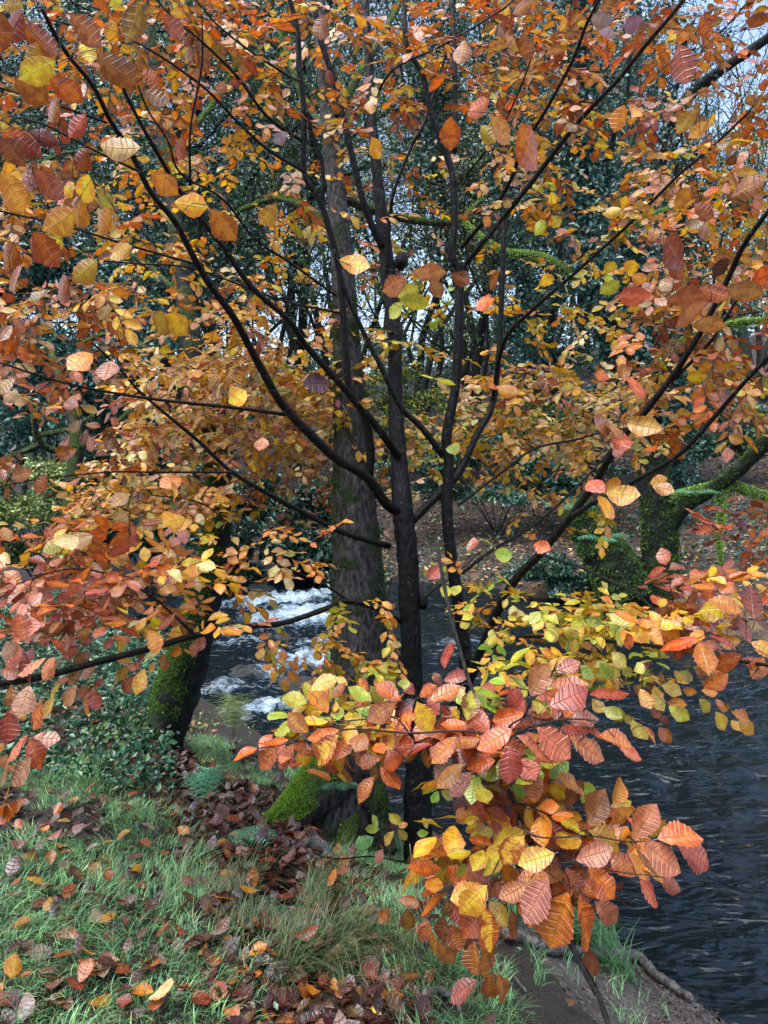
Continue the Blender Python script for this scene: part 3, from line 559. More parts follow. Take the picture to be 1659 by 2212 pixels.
def cloud_obj(name, cl, m, parent=None, kind=None):
    o = mesh_quads(name, cl[0], cl[1], m, parent, cols={'Col': cl[2]}, smooth=False)
    if kind: o['kind'] = kind
    return o
def merge(cls):
    n = 0; V = []; Q = []; c = []
    for a, b, d in cls: V.append(a); Q.append(b + n); c.append(d); n += len(a)
    return np.vstack(V), np.vstack(Q), np.vstack(c)
def grow(b, p, d, L, r, lev, tips, maxlev, up=.15, kids=6, wob=.16):
    n = 6; pts = [p]; dd = d.copy()
    for i in range(n): dd = unit(dd + rng.normal(0, wob, 3) + np.array([0, 0, up * .3])); pts.append(pts[-1] + dd * L / n)
    pts = np.array(pts); rr = np.linspace(r, r * .3, n + 1); b.tube(pts, rr, 8 if lev == 0 else (5 if lev == 1 else 3), rough=.12 if lev == 0 else 0, cap=False)
    if lev >= maxlev: tips.append(pts[-1]); tips.append(pts[3]); return
    for k in range(kids):
        t = rng.uniform(.28 if lev == 0 else .2, 1.0); i = min(n - 1, int(t * n)); q = pts[i] + (pts[i + 1] - pts[i]) * (t * n - i)
        ax = unit(pts[i + 1] - pts[i]); s = unit(np.cross(ax, rng.standard_normal(3))); a = rng.uniform(.5, 1.15)
        grow(b, q, unit(ax * math.cos(a) + s * math.sin(a) + np.array([0, 0, up * .5])), L * rng.uniform(.38, .62) * (1.15 - .5 * t if lev == 0 else 1), r * .42 * (1.1 - .4 * t), lev + 1, tips, maxlev, up, max(3, kids - (2 if lev else 0)), wob * 1.2)
def bg_tree(x, d, H, r, label, cols, nleaf, lsize, spread=.55, name='background_tree', lean=(0, 0), ivy=0, group='trees beyond the river', maxlev=3, kids=7, m=None, icol=None):
    q = P(x, 1106, d); base = np.array([q[0], q[1], float(ground(q[0], q[1])) - .15]); root = empty(name, base, label, 'tree', group); b = Buf(); tips = []
    t = base + np.array([lean[0], lean[1], H]) * .0; d0 = unit(np.array([lean[0], lean[1], 1.])); n0 = len(b.V)
    grow(b, base, d0, H, r, 0, tips, maxlev, .15, kids); tr = b.build('trunk', M_FARB, root); tips = np.array(tips); tr_path = b.V[0][:7 * 8].reshape(7, 8, 3).mean(1)
    cl = []
    if nleaf: cl.append(leaf_cloud(tips, spread, int(nleaf * 1.45), lsize * .74, cols))
    if ivy:
        cc = catmull(tr_path, 6); cl.append(leaf_cloud(cc, np.array([r * 2.6, r * 2.6, .4]), ivy, .12, icol or TEAL, .8, .6))
    if cl: cloud_obj('crown', merge(cl), m or M_IVY, root)
    rebase(root); return root
pv, nv_ = dense(t3, 30000, lambda p, n: p[:, 2] > 2.2); ic = leaf_cloud(pv[:9000] + nv_[:9000] * .12, .12, 9000, .12, TEAL, .6, .5); cloud_obj('ivy', ic, M_IVY, R3)
for c_ in R3.children:
    if c_.name.startswith('ivy'): c_.matrix_parent_inverse = R3.matrix_basis.inverted()
bg_tree(1255, 21, 12, .20, 'ivy-clad upright tree behind the forked mossy tree', TEAL, 22000, .16, .6, ivy=9000)
RB = bg_tree(1455, 17, 9.5, .26, 'thick dark ivy-covered tree at the top right with a rising limb', TEAL, 5000, .15, .55, ivy=14000, kids=5)
lb = Buf(); bb, _, _ = trunk_tube([(1455, 270, 16.9), (1490, 205, 16.5), (1560, 150, 16), (1640, 95, 15.6), (1720, 30, 15.2)], [26, 18], 9, 6, .2); lb.add(bb.V[0], bb.Q[0]); c_ = lb.build('rising_limb', M_FARB, RB); c_.matrix_parent_inverse = RB.matrix_basis.inverted()
bg_tree(1610, 24, 10, .2, 'green-leaved tree standing at the right edge beyond the river', GRN + TEAL, 7000, .17, .8, name='background_tree')
bg_tree(1350, 30, 15, .18, 'slender tree with a pale green crown right of centre', GRN + PALE, 26000, .18, .9, lean=(.05, 0))
bg_tree(1130, 26, 15, .15, 'tall thin tree with sparse yellow-green leaves right of the centre gap', YGR + GRN, 9000, .13, .8)
bg_tree(1010, 32, 17, .17, 'bare pale tree filling the bright gap in the middle', PALE, 2500, .12, .9, kids=9)
bg_tree(900, 38, 20, .20, 'bare slender tree at the back of the bright middle gap', PALE, 5000, .13, 1., kids=8)
bg_tree(1080, 42, 22, .22, 'tall leafless tree far behind the forked stem', PALE, 6000, .15, 1.1, kids=8)
bg_tree(830, 24, 10, .15, 'thin tree with yellow leaves low behind the black trunk', YGR, 9000, .12, .8)
bg_tree(640, 27, 16, .2, 'dark green tree behind the grey mossy trunk', TEAL + GRN, 26000, .17, .9)
bg_tree(500, 22, 14, .2, 'dark leafy tree left of the grey mossy trunk', TEAL, 26000, .15, .8, ivy=3000)
bg_tree(330, 25, 16, .22, 'broad dark tree rising behind the leaning trunk', TEAL + GRN, 28000, .17, .9)
bg_tree(170, 20, 13, .2, 'ivy-wrapped tree at the left of the wood', TEAL, 24000, .15, .7, ivy=7000)
bg_tree(20, 17, 12, .18, 'dark tree standing at the far left edge', TEAL + GRN, 24000, .15, .7, ivy=4000)
bg_tree(740, 34, 19, .18, 'tall bare tree behind the upper grey trunk', PALE + GRN, 24000, .15, 1., kids=8)
bg_tree(1540, 36, 15, .25, 'bare-limbed tall tree against the bright sky at the top right', PALE, 300, .14, .9, kids=8)
bg_tree(420, 36, 21, .25, 'tall tree with thin bare twigs against the sky at the upper left', GRN + PALE, 22000, .16, 1.1, kids=8)
bg_tree(230, 40, 22, .25, 'farthest tall tree with a thin crown at the upper left', GRN + PALE, 22000, .17, 1.2, kids=8)
for x, d, H, lab in ((1575, 22, 7, 'slim dark trunk on the leaf-strewn far bank near the right edge'), (1500, 24, 8, 'slim dark trunk just right of the forked mossy tree'), (1545, 27, 8, 'slim dark trunk between two others on the far bank'), (980, 22, 8, 'thin dark trunk behind the right stem of the beech'), (1030, 26, 9, 'thin crooked trunk in the yellow undergrowth behind the stems'), (1640, 27, 9, 'slim trunk at the very right edge of the far bank')):
    bg_tree(x, d, H, .11, lab, YGR + GRN, 2500, .13, .6, group='slim trunks on the far bank', maxlev=2, kids=7)
# evergreen yew hanging over the water
def yew(x, y, d, w, h, n, label, cols=None, name='yew_tree', sz=.13, th=1.2):
    c = P(x, y, d); root = empty(name, (c[0], c[1], float(ground(c[0], c[1]))), label, 'tree' if name == 'yew_tree' else 'shrub'); cents = []; b = Buf(); base = np.array([c[0], c[1] + .3, float(ground(c[0], c[1]))])
    for i in range(46):
        a, e = rng.uniform(-1, 1), rng.uniform(-1, 1)
        if a * a + e * e > 1: continue
        q = c + np.array([a * w, rng.uniform(-.5, .5) * th, e * h]); path = catmull([base, base + (q - base) * .5 + np.array([0, 0, .25 * h]), q], 4); 
        if i % 5 == 0: b.tube(path, np.linspace(.014, .005, len(path)), 4, cap=False)
        for t in np.linspace(0, 1, 5): cents.append(q + np.array([a * w * .3 * t, -.2 * t, -.25 * h * t]))
    b.build('trunk', M_FARB, root); cloud_obj('foliage', leaf_cloud(cents, np.array([w * .22, th * .3, h * .13]), n, sz, cols or [(.008, .028, .018), (.014, .045, .026), (.02, .06, .035)], .9, .8), M_IVY, root); rebase(root)
yew(610, 1150, 14.5, 1.35, 1.15, 26000, 'very dark evergreen yew overhanging the stream left of the grey trunk')
yew(330, 1060, 13, 1.3, 1.0, 15000, 'dark green evergreen bush behind the amber spray on the left', TEAL[:2] + GRN[:1], 'evergreen_shrub')
yew(60, 1080, 10.5, .9, .75, 15000, 'light yellow-green bush beyond the water at the left edge', [(.10, .17, .04), (.2, .25, .06), (.05, .10, .03), (.26, .28, .09)], 'leafy_shrub', .07, .9)
yew(90, 720, 12, 1.6, 1.6, 22000, 'dark ivy mass hanging behind the dead branches at the left', TEAL, 'ivy_thicket', .11)
yew(1250, 1230, 13.6, 1.1, .35, 7000, 'low dark ferny bush on the water edge below the broken trunk', GRN[:1] + TEAL[:2], 'evergreen_shrub', .10, .6)
yew(1080, 1010, 17, 2.2, .7, 16000, 'dark evergreen undergrowth behind the forked stem', TEAL + GRN[:1], 'evergreen_shrub', .12)
yew(1480, 880, 19, 2.4, 1.1, 18000, 'ivy undergrowth rising behind the far bank on the right', TEAL + GRN, 'ivy_thicket', .13)
yew(950, 880, 21, 2.6, 1.1, 15000, 'yellowing hazel undergrowth in the middle distance', YGR + GRN, 'hazel_shrub', .12)
yew(1290, 690, 20, 2.2, 1.5, 20000, 'dark holly foliage behind the right-hand branches', TEAL, 'holly_bush', .13)
# distant wood: one mass
cs = []; sp = []
for k in range(420):
    y = rng.uniform(34, 62); x = rng.uniform(-.8, .8) * y; z = float(ground(x, y)); top = 2.2 + 5.5 * (fbm(x * .09, 3.3, 21)) + (1.8 if abs(x / y) > .28 else -1.8); cs.append((x, y, z + rng.uniform(0, max(.5, top)))); sp.append((1.5, 1.5, 1.1))
cloud_obj('distant_woodland', leaf_cloud(cs, sp, 110000, .24, TEAL + GRN + PALE, .4), M_LEAF, None, 'stuff')
wb = Buf()
for k in range(110):
    y = rng.uniform(30, 60); x = rng.uniform(-.62, .62) * y; z = float(ground(x, y)); tips = []
    grow(wb, np.array([x, y, z - .2]), unit(np.array([rng.normal(0, .08), 0, 1])), rng.uniform(11, 22), rng.uniform(.09, .17), 0, tips, 2, .1, 9)
o = wb.build('distant_bare_trees', M_FARB); o['kind'] = 'stuff'
# ---------------------------------------------------------------- ferns
M_FERN = leafy_mat('fern_frond', .45, .35, .4)
def fern(root, k, L, label, cols, dirs=None, lift=.8, size=1., group='ferns'):
    r = empty('fern', root, label, 'fern', group)
    for i in range(k):
        az = dirs[i % len(dirs)] + rng.normal(0, .12) if dirs else 2 * np.pi * i / k + rng.normal(0, .3); l = L * rng.uniform(.8, 1.1); h = np.array([math.cos(az), math.sin(az), 0]); n = 17; t = np.linspace(0, 1, n)[:, None]
        lf = lift * rng.uniform(.8, 1.15); pts = np.asarray(root) + h * l * (t - .12 * t * t) * (1.15 - .5 * lf) + np.array([0, 0, 1.]) * l * lf * (t * 1.1 - .95 * t * t) ; d = unit(np.gradient(pts, axis=0)); s = unit(np.cross(d, [0, 0, 1.])); nn = np.cross(s, d)
        b = Buf(); c = np.array(cols[i % len(cols)]); b.tube(pts, np.linspace(.0018, .0005, n) * size, 3, c=c * .5, cap=False)
        for sg in (-1, 1):
            for j in range(3, n - 1):
                tt = j / n; pl = l * .25 * math.sin(math.pi * min(1, tt * 1.02) ** .8) ** .8 + .004
                ax = unit(s[j] * sg + d[j] * .35 - nn[j] * .18); w = unit(np.cross(ax, nn[j])) * l / n * .20; p = pts[j]; m = 5
                for a in range(m):
                    t0, t1 = a / m, (a + 1) / m; w0, w1 = (1 - t0 * .75), (1 - t1 * .9); cur = -nn[j] * pl * .25
                    b.add(np.array([p + ax * pl * t0 + cur * t0 ** 2 - w * w0 * .5, p + ax * pl * t0 + cur * t0 ** 2 + w * w0 * .5, p + ax * pl * (t1 - .03) + cur * t1 ** 2 + w * w1, p + ax * pl * (t1 - .03) + cur * t1 ** 2 - w * w1]), [[0, 1, 2, 3]], c * rng.uniform(.75, 1.25))
        b.build('frond', M_FERN, r, smooth=False)
    rebase(r)
FG = [(.12, .36, .20), (.16, .42, .24)]; FY = [(.30, .38, .16), (.38, .42, .20), (.2, .30, .12)]
fern(gp(440, 1765), 5, .46, 'blue-green fern frond standing upright left of the mossy root', FG, [-1.5, -1.1, -2.0, 1.4, -.7], 1.7)
fern(gp(505, 1800), 5, .34, 'small fern lying over dead leaves right of the upright frond', FG, [-.3, -1.2, -.8, -2.2, -2.8], .6)
fern(gp(505, 1610), 7, .62, 'tall pale yellow-green fern in front of the white rapids', FY, [-1.5, 1.4, -1.15, -2.0, 1.8, -.9, -2.3], 1.75)
fern(gp(585, 1590), 4, .5, 'arching fern at the waterline below the rapids', FY[2:] + FG, [2.6, 3.0, .3, .8], .7)
fern(gp(565, 1985), 4, .17, 'tiny fern sprouting among the leaves at the path edge', [(.06, .2, .11)], None, .8)
fern(P(735, 1690, 3.95), 3, .16, 'small fern growing on the mossy root of the grey trunk', FG, [-1.2, -.4, -2.2], .4)
fern(P(1240, 1110, D4 - .3), 6, .7, 'fern growing on top of the broken leaning trunk', FG, None, .9)
fern(P(1300, 1170, D4 - .6), 6, .6, 'fern on the flank of the broken leaning trunk', FG, None, .6)
fern(P(1500, 1070, D3 - .7), 6, .5, 'fern on the mossy limb beside the fork', FG, None, .6)
fern(gp(330, 1580), 5, .3, 'dark fern tucked against the foot of the leaning trunk', FG, None, .7)
fern(gp(1180, 1990), 6, .34, 'dark strap-leaved fern behind the exposed root', [(.015, .06, .03), (.02, .08, .04)], None, .9)
# ---------------------------------------------------------------- exposed roots, dead sticks
def groundpath(pts, sc=1., lift=.0):
    q = [G(x * sc, y * sc) for x, y in pts]; q = catmull(q, 7)
    for p in q: p[2] = float(ground(p[0], p[1])) + lift
    return q
S_ = .8848
def crC(x, y): return (1100 + .3918 * x, 1950 + .3918 * y)
for path, w, lab in (([crC(*p) for p in ((330, 880), (450, 912), (560, 960), (680, 990), (900, 1005), (1050, 1000), (1150, 1012), (1230, 1090), (1340, 1180), (1500, 1290))], 34, 'long grey root snaking over the mud beside the river'),
                     ([crC(*p) for p in ((1190, 950), (1290, 1040), (1400, 1110), (1520, 1200), (1680, 1300))], 24, 'second grey root running along the water edge'),
                     ([crC(*p) for p in ((320, 1080), (360, 1120), (420, 1190), (470, 1260))], 8, 'short thin root in the mud under the orange leaves'),
                     ([crC(*p) for p in ((1150, 1060), (1210, 1160), (1290, 1230), (1320, 1290))], 7, 'thin side root forking below the long grey root'),
                     ([crC(*p) for p in ((-80, 1230), (30, 1290), (60, 1400))], 18, 'dark root end at the bottom edge of the mud')):
    q = groundpath(path, S_, .026); dp = (q - EYE) @ FW; b = Buf(); b.tube(q, np.linspace(w, w * .6, len(q)) * S_ / 2 / FOC * dp, 10, rough=.22); tag(b.build('exposed_root', M_ROOT), lab, 'root', 'exposed roots')
for (x0, y0), (x1, y1), r, lab in (((470, 1650), (560, 1735), .006, 'dark fallen branch left of the mossy root'), ((560, 1720), (640, 1755), .004, 'thin twig lying beside the mossy root'), ((225, 2060), (285, 2000), .005, 'crooked stick lying on the grass'), ((330, 1880), (360, 2010), .003, 'dry twig poking out of the grass'), ((970, 1760), (1050, 1840), .007, 'pale driftwood stick at the waterline'), ((950, 1800), (1060, 1815), .004, 'thin dark stick caught at the water edge')):
    a, c = gp(x0, y0, .03), gp(x1, y1, .015); q = catmull([a, (a + c) / 2 + rng.normal(0, .02, 3), c], 6); b = Buf(); b.tube(q, np.linspace(r, r * .5, len(q)), 6, rough=.2)
    for _ in range(3): i = int(rng.integers(3, len(q) - 2)); b.tube([q[i], q[i] + unit(rng.normal(0, 1, 3)) * .05 + np.array([0, 0, .02])], [r * .5, r * .2], 4)
    tag(b.build('fallen_stick', M_ROOT), lab, 'stick', 'fallen sticks')
# ---------------------------------------------------------------- grass, ground cover, litter
def pathdist(x, y, pl):
    w = np.array([G(*p)[:2] for p in pl]); best = np.full(np.shape(x), 9.)
    for a, b in zip(w[:-1], w[1:]):
        d = b - a; t = np.clip(((x - a[0]) * d[0] + (y - a[1]) * d[1]) / (d @ d), 0, 1); best = np.minimum(best, np.hypot(x - a[0] - t * d[0], y - a[1] - t * d[1]))
    return best
LITTER = [(330, 1640), (430, 1700), (560, 1830), (640, 1930), (650, 2060), (700, 2200)]
def grassmask(x, y):
    s = sdist(NEAR, x, y); pd = pathdist(x, y, LITTER); n = fbm(x * 3.2, y * 3.2, 31); m = n > .40
    return m & (pd > .10 + .22 * fbm(x * 4, y * 4, 33)) & (s > .82 - .5 * (n > .6)) & ~((y < 3.75) & (x > .22) & (s < 1.15)) & ~((y > 4.6) & (x < -1.3) & (n < .55))
def grass(n, x0, x1, y0, y1, h, cols, name, mask, wid=.0022):
    x = rng.uniform(x0, x1, n); y = rng.uniform(y0, y1, n); k = mask(x, y); x, y = x[k], y[k]; n = len(x); z = ground(x, y); p = np.stack([x, y, z], -1)
    cl = fbm(x * 6, y * 6, 41); hh = h * (.45 + 1.3 * cl) * rng.uniform(.6, 1.3, n); az = 6.28 * fbm(x * 1.7, y * 1.7, 43) * 2 + rng.normal(0, 1.0, n); d = np.stack([np.cos(az), np.sin(az), np.zeros(n)], -1)
    s = np.stack([-np.sin(az), np.cos(az), np.zeros(n)], -1) * (wid * rng.uniform(.7, 1.5, (n, 1))); ln = rng.uniform(.3, 1.25, n)[:, None]; V = []; m = 4
    for i in range(m + 1):
        t = i / m; q = p + d * (hh[:, None] * ln * t ** 1.7) + np.array([0, 0, 1.]) * (hh[:, None] * (t - .38 * ln * t ** 2.2)); w = s * (1 - t * .88); V += [q - w, q + w]
    V = np.stack(V, 1); Q = np.array([[2 * i, 2 * i + 1, 2 * i + 3, 2 * i + 2] for i in range(m)])[None] + (np.arange(n) * (2 * m + 2))[:, None, None]
    c = np.array(cols)[rng.integers(0, len(cols), n)] * np.exp(rng.normal(0, .2, (n, 1))); o = mesh_quads(name, V.reshape(-1, 3), Q.reshape(-1, 4), M_GRASS, cols={'Col': np.repeat(c, 2 * m + 2, 0)}); o['kind'] = 'stuff'
GC = [(.16, .38, .14), (.24, .52, .19), (.10, .26, .12), (.38, .60, .26), (.17, .42, .24)]
grass(95000, -3, 1.0, 1.7, 6.2, .052, GC, 'grass', grassmask)
grass(22000, -3, 1.0, 1.7, 6.2, .085, [(.28, .26, .14), (.20, .20, .10), (.14, .18, .08)], 'dry_grass', grassmask, .0012)
ga, gb = G(590, 1960)[:2], G(780, 2080)[:2]
tus = lambda x, y: (fbm(x * 5, y * 5, 57) > .43) & ((np.hypot(x - ga[0] , y - ga[1]) < .28) | ((np.hypot(x - gb[0], y - gb[1]) < .36) & (sdist(NEAR, x, y) > .8)))
grass(9000, ga[0] - .4, gb[0] + .4, min(ga[1], gb[1]) - .4, max(ga[1], gb[1]) + .4, .10, [(.08, .17, .06), (.13, .20, .08), (.22, .23, .12), (.06, .13, .05)], 'long_grass', tus, .0016)
gs = G(1150, 1985)[:2]; g2 = G(1180, 2080)[:2]
grass(900, gs[0] - .25, gs[0] + .45, gs[1] - .2, gs[1] + .25, .17, [(.07, .20, .08), (.12, .26, .10)], 'sedge', lambda x, y: (x > -9) & (fbm(x * 9, y * 9, 51) > .45) & (sdist(NEAR, x, y) > -.05), .004)
grass(1200, g2[0] - .1, g2[0] + .5, g2[1] - .3, g2[1] + .2, .07, GC, 'sparse_grass', lambda x, y: fbm(x * 9, y * 9, 52) > .58, .0014)
def herb_cover(name, n, x0, x1, y0, y1, mask, h, size, cols, m, up=1.2):
    x = rng.uniform(x0, x1, n); y = rng.uniform(y0, y1, n); k = mask(x, y); x, y = x[k], y[k]; z = ground(x, y) + h(x, y) * rng.random(len(x)) ** .8
    cl = leaf_cloud(np.stack([x, y, z], -1), .012, len(x), size, cols, up); o = cloud_obj(name, cl, m, None, 'stuff'); return o
herb_cover('clover', 5000, -3, 1., 1.7, 6, lambda x, y: (fbm(x * 4, y * 4, 61) > .52) & (sdist(NEAR, x, y) > .8), lambda x, y: .04 + 0 * x, .020, [(.07, .20, .08), (.10, .26, .10), (.14, .28, .14)], M_LEAF)
c1 = G(150, 1560)[:2]
ivym = lambda x, y: (x < -.262 * y - .05) & (sdist(NEAR, x, y) > -.1) & ((y > 4.6 - .35 * x + .7 * (fbm(x * 2, y * 2, 63) - .5) - 1.15) | (y > 5.2)) & (x < -.95 - .0 * y) & (fbm(x * 2.6, y * 2.6, 64) > .30)
herb_cover('ivy_ground_cover', 90000, -7.5, -.9, 3.9, 10, ivym, lambda x, y: .10 + .45 * fbm(x * 1.6, y * 1.6, 65) * sstep(4.2, 5.6, y - .2 * x), .052, [(.02, .075, .04), (.03, .10, .05), (.045, .14, .07), (.015, .05, .035), (.06, .16, .06)], M_IVY)
herb_cover('pale_undergrowth', 2500, -3.4, -1.0, 4.0, 6, lambda x, y: fbm(x * 3, y * 3, 66) > .52, lambda x, y: .12 + .2 * fbm(x * 2, y * 2, 67), .035, [(.24, .32, .10), (.40, .38, .09), (.15, .28, .09)], M_LEAF)
herb_cover('far_bank_undergrowth', 26000, -12, 12, 10, 26, lambda x, y: (-sdist(FAR, x, y) > .0) & (fbm(x * .8, y * .8, 68) > .43 - .22 * (x < -.5)), lambda x, y: .12 + .5 * fbm(x * .7, y * .7, 69) * (1 + (x < -1)), .12, TEAL[:3] + GRN[:2], M_IVY)
pb = rng.uniform(0, 1, (9000, 2)) * np.array([1.9, 2.0]) + np.array([.2, 2.3]); pb = pb[mudf(pb[:, 0], pb[:, 1])]; cb = fbm(pb[:, 0] * 5, pb[:, 1] * 5, 81) > .44; pb = pb[cb]
cloud_obj('soil_crumbs', leaf_cloud(np.c_[pb, ground(pb[:, 0], pb[:, 1]) + .002], .003, len(pb), .02, [(.03, .022, .018), (.10, .085, .07), (.16, .13, .11), (.02, .015, .012)], .4), M_LEAF, None, 'stuff')
# fallen leaves
n = 60000; x = rng.uniform(-8, 12, n); y = 10 + 20 * rng.random(n) ** 1.3; k = -sdist(FAR, x, y) > .2; x, y = x[k], y[k]
cl = leaf_cloud(np.stack([x, y, ground(x, y) + .03], -1), .02, len(x), .10, [(.38, .27, .22), (.30, .19, .14), (.16, .07, .035), (.26, .13, .06), (.10, .05, .03), (.40, .26, .12), (.45, .34, .10), (.28, .20, .17)], 3.)
cloud_obj('far_fallen_leaves', cl, M_LEAF, None, 'stuff')
LP = 'RDBDRRPSAODDDR'
PAL['N'] = ((.06, .024, .012), (.035, .014, .008)); PAL['U'] = ((.16, .07, .032), (.09, .036, .018))
lit = Leaves()
def lay(L, x, y, pal, size, lift, tilt=.32, bend=None):
    az = rng.uniform(0, 6.28); ax = np.array([math.cos(az), math.sin(az), rng.normal(.05, .18)]); nn = np.array([rng.normal(0, tilt), rng.normal(0, tilt), 1.]) * (1 if rng.random() < .7 else -1)
    L.add(np.array([x, y, float(ground(x, y)) + lift]), unit(ax), nn, size, size * rng.uniform(.55, .7), pal, bend=rng.normal(.05, .35) if bend is None else bend)
cnt = 0
X = rng.uniform(-2.8, .9, 30000); Y = rng.uniform(1.8, 6.5, 30000); pd = pathdist(X, Y, LITTER); sN = sdist(NEAR, X, Y); gm = grassmask(X, Y); nf = fbm(X * 2.4, Y * 2.4, 71)
pr = np.where(pd < .32, .55, np.where(gm, .008 + .05 * (nf > .52), .16)) * (sN > .75) * np.where((Y < 3.75) & (X > .25), .05, 1)
for i in np.nonzero(rng.random(30000) < pr)[0][:3400]:
    lay(lit, X[i], Y[i], 'NNDUNUUDBNNUDU'[int(rng.integers(14))], rng.uniform(.045, .08), rng.uniform(.008, .035))
o = lit.build('fallen_leaves', None, 4); o['kind'] = 'stuff'
# single fallen leaves that lie clear on the grass: shared meshes, one object each
ADJ = {'R': 'rust-brown', 'D': 'dark purple-brown', 'B': 'amber-brown', 'P': 'pinkish-brown', 'S': 'greyish', 'A': 'golden-orange', 'O': 'orange', 'U': 'dull brown', 'Y': 'yellow', 'W': 'pale cream'}
proto = {}
for c in ADJ:
    for v in range(3):
        L = Leaves(); L.add(np.zeros(3), np.array([0, 1., 0]), np.array([0, 0, 1.]), .078, .078 * (.56 + .06 * v), c, bend=(-.35, .12, .35)[v]); proto[c, v] = L
made = {}
def zone(x, y):
    r = 'at the bottom edge' if y > 2120 else ('low in the grass' if y > 2000 else ('midway up the grass' if y > 1880 else 'near the top of the grass'))
    c = 'far left' if x < 130 else ('left' if x < 300 else ('left of centre' if x < 480 else ('beside the litter strip' if x < 620 else 'under the low brown twigs')))
    return r + ', ' + c
CURL = ['curled-under', 'flat', 'upturned']
FL = [(150, 1790, 'W'), (120, 1860, 'D'), (155, 1865, 'P'), (110, 1890, 'B'), (235, 1910, 'R'), (215, 1850, 'S'), (290, 1930, 'R'), (165, 1905, 'W'), (125, 1960, 'D'), (140, 1950, 'P'), (110, 1990, 'A'), (160, 2000, 'P'), (310, 1975, 'O'), (320, 1960, 'D'), (260, 1965, 'R'),
      (120, 2010, 'D'), (70, 2010, 'W'), (20, 2030, 'P'), (225, 2055, 'A'), (215, 2100, 'D'), (170, 2120, 'P'), (185, 2150, 'R'), (225, 2145, 'S'), (25, 2145, 'A'), (190, 2200, 'A'), (320, 2195, 'W'), (350, 2120, 'S'), (430, 2060, 'R'), (445, 2085, 'A'), (470, 2085, 'R'), (455, 2040, 'S'),
      (515, 2150, 'D'), (545, 1945, 'B'), (600, 1955, 'R'), (500, 1890, 'U'), (510, 1905, 'A'), (600, 2025, 'R'), (580, 2080, 'D'), (690, 2120, 'R'), (650, 2145, 'B'), (640, 2170, 'R'), (720, 2140, 'A'), (560, 1860, 'R'), (500, 1860, 'A'), (430, 1800, 'A'), (390, 1780, 'O'), (180, 1730, 'B'), (170, 1735, 'A'), (275, 1640, 'R'), (235, 1930, 'B'),
      (60, 1840, 'U'), (40, 1930, 'R'), (300, 2060, 'U'), (85, 1800, 'P'), (205, 1990, 'S'), (250, 1760, 'U'), (10, 2090, 'D'), (60, 2180, 'S'), (130, 2190, 'U'), (270, 2150, 'D'), (400, 2170, 'R'), (380, 1990, 'U'), (460, 1960, 'Y'), (820, 2140, 'R'), (870, 2170, 'B'), (935, 2120, 'R'), (1085, 2050, 'R'), (800, 2190, 'Y'), (720, 1940, 'R')]
for k in range(110): FL.append((rng.uniform(0, 760), 1720 + 480 * rng.random() ** .8, 'RDBPUUDRSAU'[int(rng.integers(11))]))
for x, y, c in FL:
    v = int(rng.integers(3)); q = gp(x, y); 
    if (c, v) not in made:
        o = proto[c, v].build('fallen_leaf', None, 6); made[c, v] = o
    else: o = made[c, v].copy(); C.objects.link(o)
    q[2] += rng.uniform(.025, .05); o.location = q; o.rotation_euler = (rng.normal(-.05, .3), rng.normal(0, .3) + (math.pi if rng.random() < .25 else 0), rng.uniform(0, 6.28)); o.scale = [rng.uniform(.8, 1.15)] * 3
    tag(o, CURL[v] + ' ' + ADJ[c] + ' fallen leaf ' + zone(x, y), 'fallen leaf', CURL[v] + ' ' + ADJ[c] + ' fallen leaves ' + zone(x, y))
# ---------------------------------------------------------------- the young beech
B1 = empty('young_beech_tree', gp(905, 1885), 'young beech with black multiple stems and orange and yellow leaves at the centre', 'tree')
DT = depth(gp(905, 1885)) + .03
t = Tree()
H = []
def LB(path, w0, w1, d0, d1, per=5, nm='branch'):
    n = len(path); q = [(x, y, d0 + (d1 - d0) * i / (n - 1)) for i, (x, y) in enumerate(path)]; k = t.limb(q, w0, w1, per); NM.append(nm); return k
NM = []
k = t.limb([(912, 1900, DT), (905, 1850, DT), (902, 1750, DT), (905, 1640, DT), (893, 1500, DT), (887, 1350, DT), (880, 1200, DT), (870, 1100, DT), (862, 1000, DT + .05), (855, 880, DT + .1), (852, 720, DT + .15), (840, 600, DT + .2), (828, 500, DT + .2), (815, 380, DT + .2), (803, 250, DT + .2), (795, 100, DT + .2), (785, -40, DT + .2)], [76, 70, 66, 62, 48, 46, 49, 48, 40, 34, 32, 37, 30, 25, 23, 20, 18], 0, 8); NM.append('trunk')
LB([(912, 1660), (945, 1600), (985, 1530), (1005, 1470), (1005, 1400), (990, 1300), (975, 1200), (966, 1100), (970, 1000), (965, 940), (985, 830), (992, 700), (992, 592), (977, 551), (982, 476), (977, 376), (952, 301), (927, 225), (912, 160), (877, 90), (875, -20)], 42, 12, DT, DT - .3, 6, 'stem')
LB([(870, 1110), (832, 1085), (792, 1030), (727, 990), (667, 935), (607, 870), (566, 800), (531, 734), (501, 680), (451, 612), (416, 551), (376, 476), (326, 416), (281, 326), (241, 266), (200, 185), (140, 110), (90, 20)], 28, 10, DT, 2.3)
LB([(860, 985), (832, 945), (784, 885), (727, 820), (660, 745), (622, 690), (541, 617), (481, 531), (431, 471), (381, 401), (346, 341), (306, 271), (266, 190), (240, 120)], 22, 8, DT, 2.8)
LB([(799, 1025), (800, 960), (784, 890), (757, 850), (745, 740), (735, 600), (717, 516), (692, 436), (657, 371), (657, 241), (647, 150), (642, 60), (620, -20)], 22, 13, DT - .05, DT - .5)
LB([(958, 985), (912, 925), (867, 880), (827, 800), (777, 700), (737, 602), (722, 540)], 18, 10, DT - .05, DT - .3)
LB([(697, 445), (697, 361), (675, 290), (662, 240)], 12, 9, DT - .3, DT - .4)
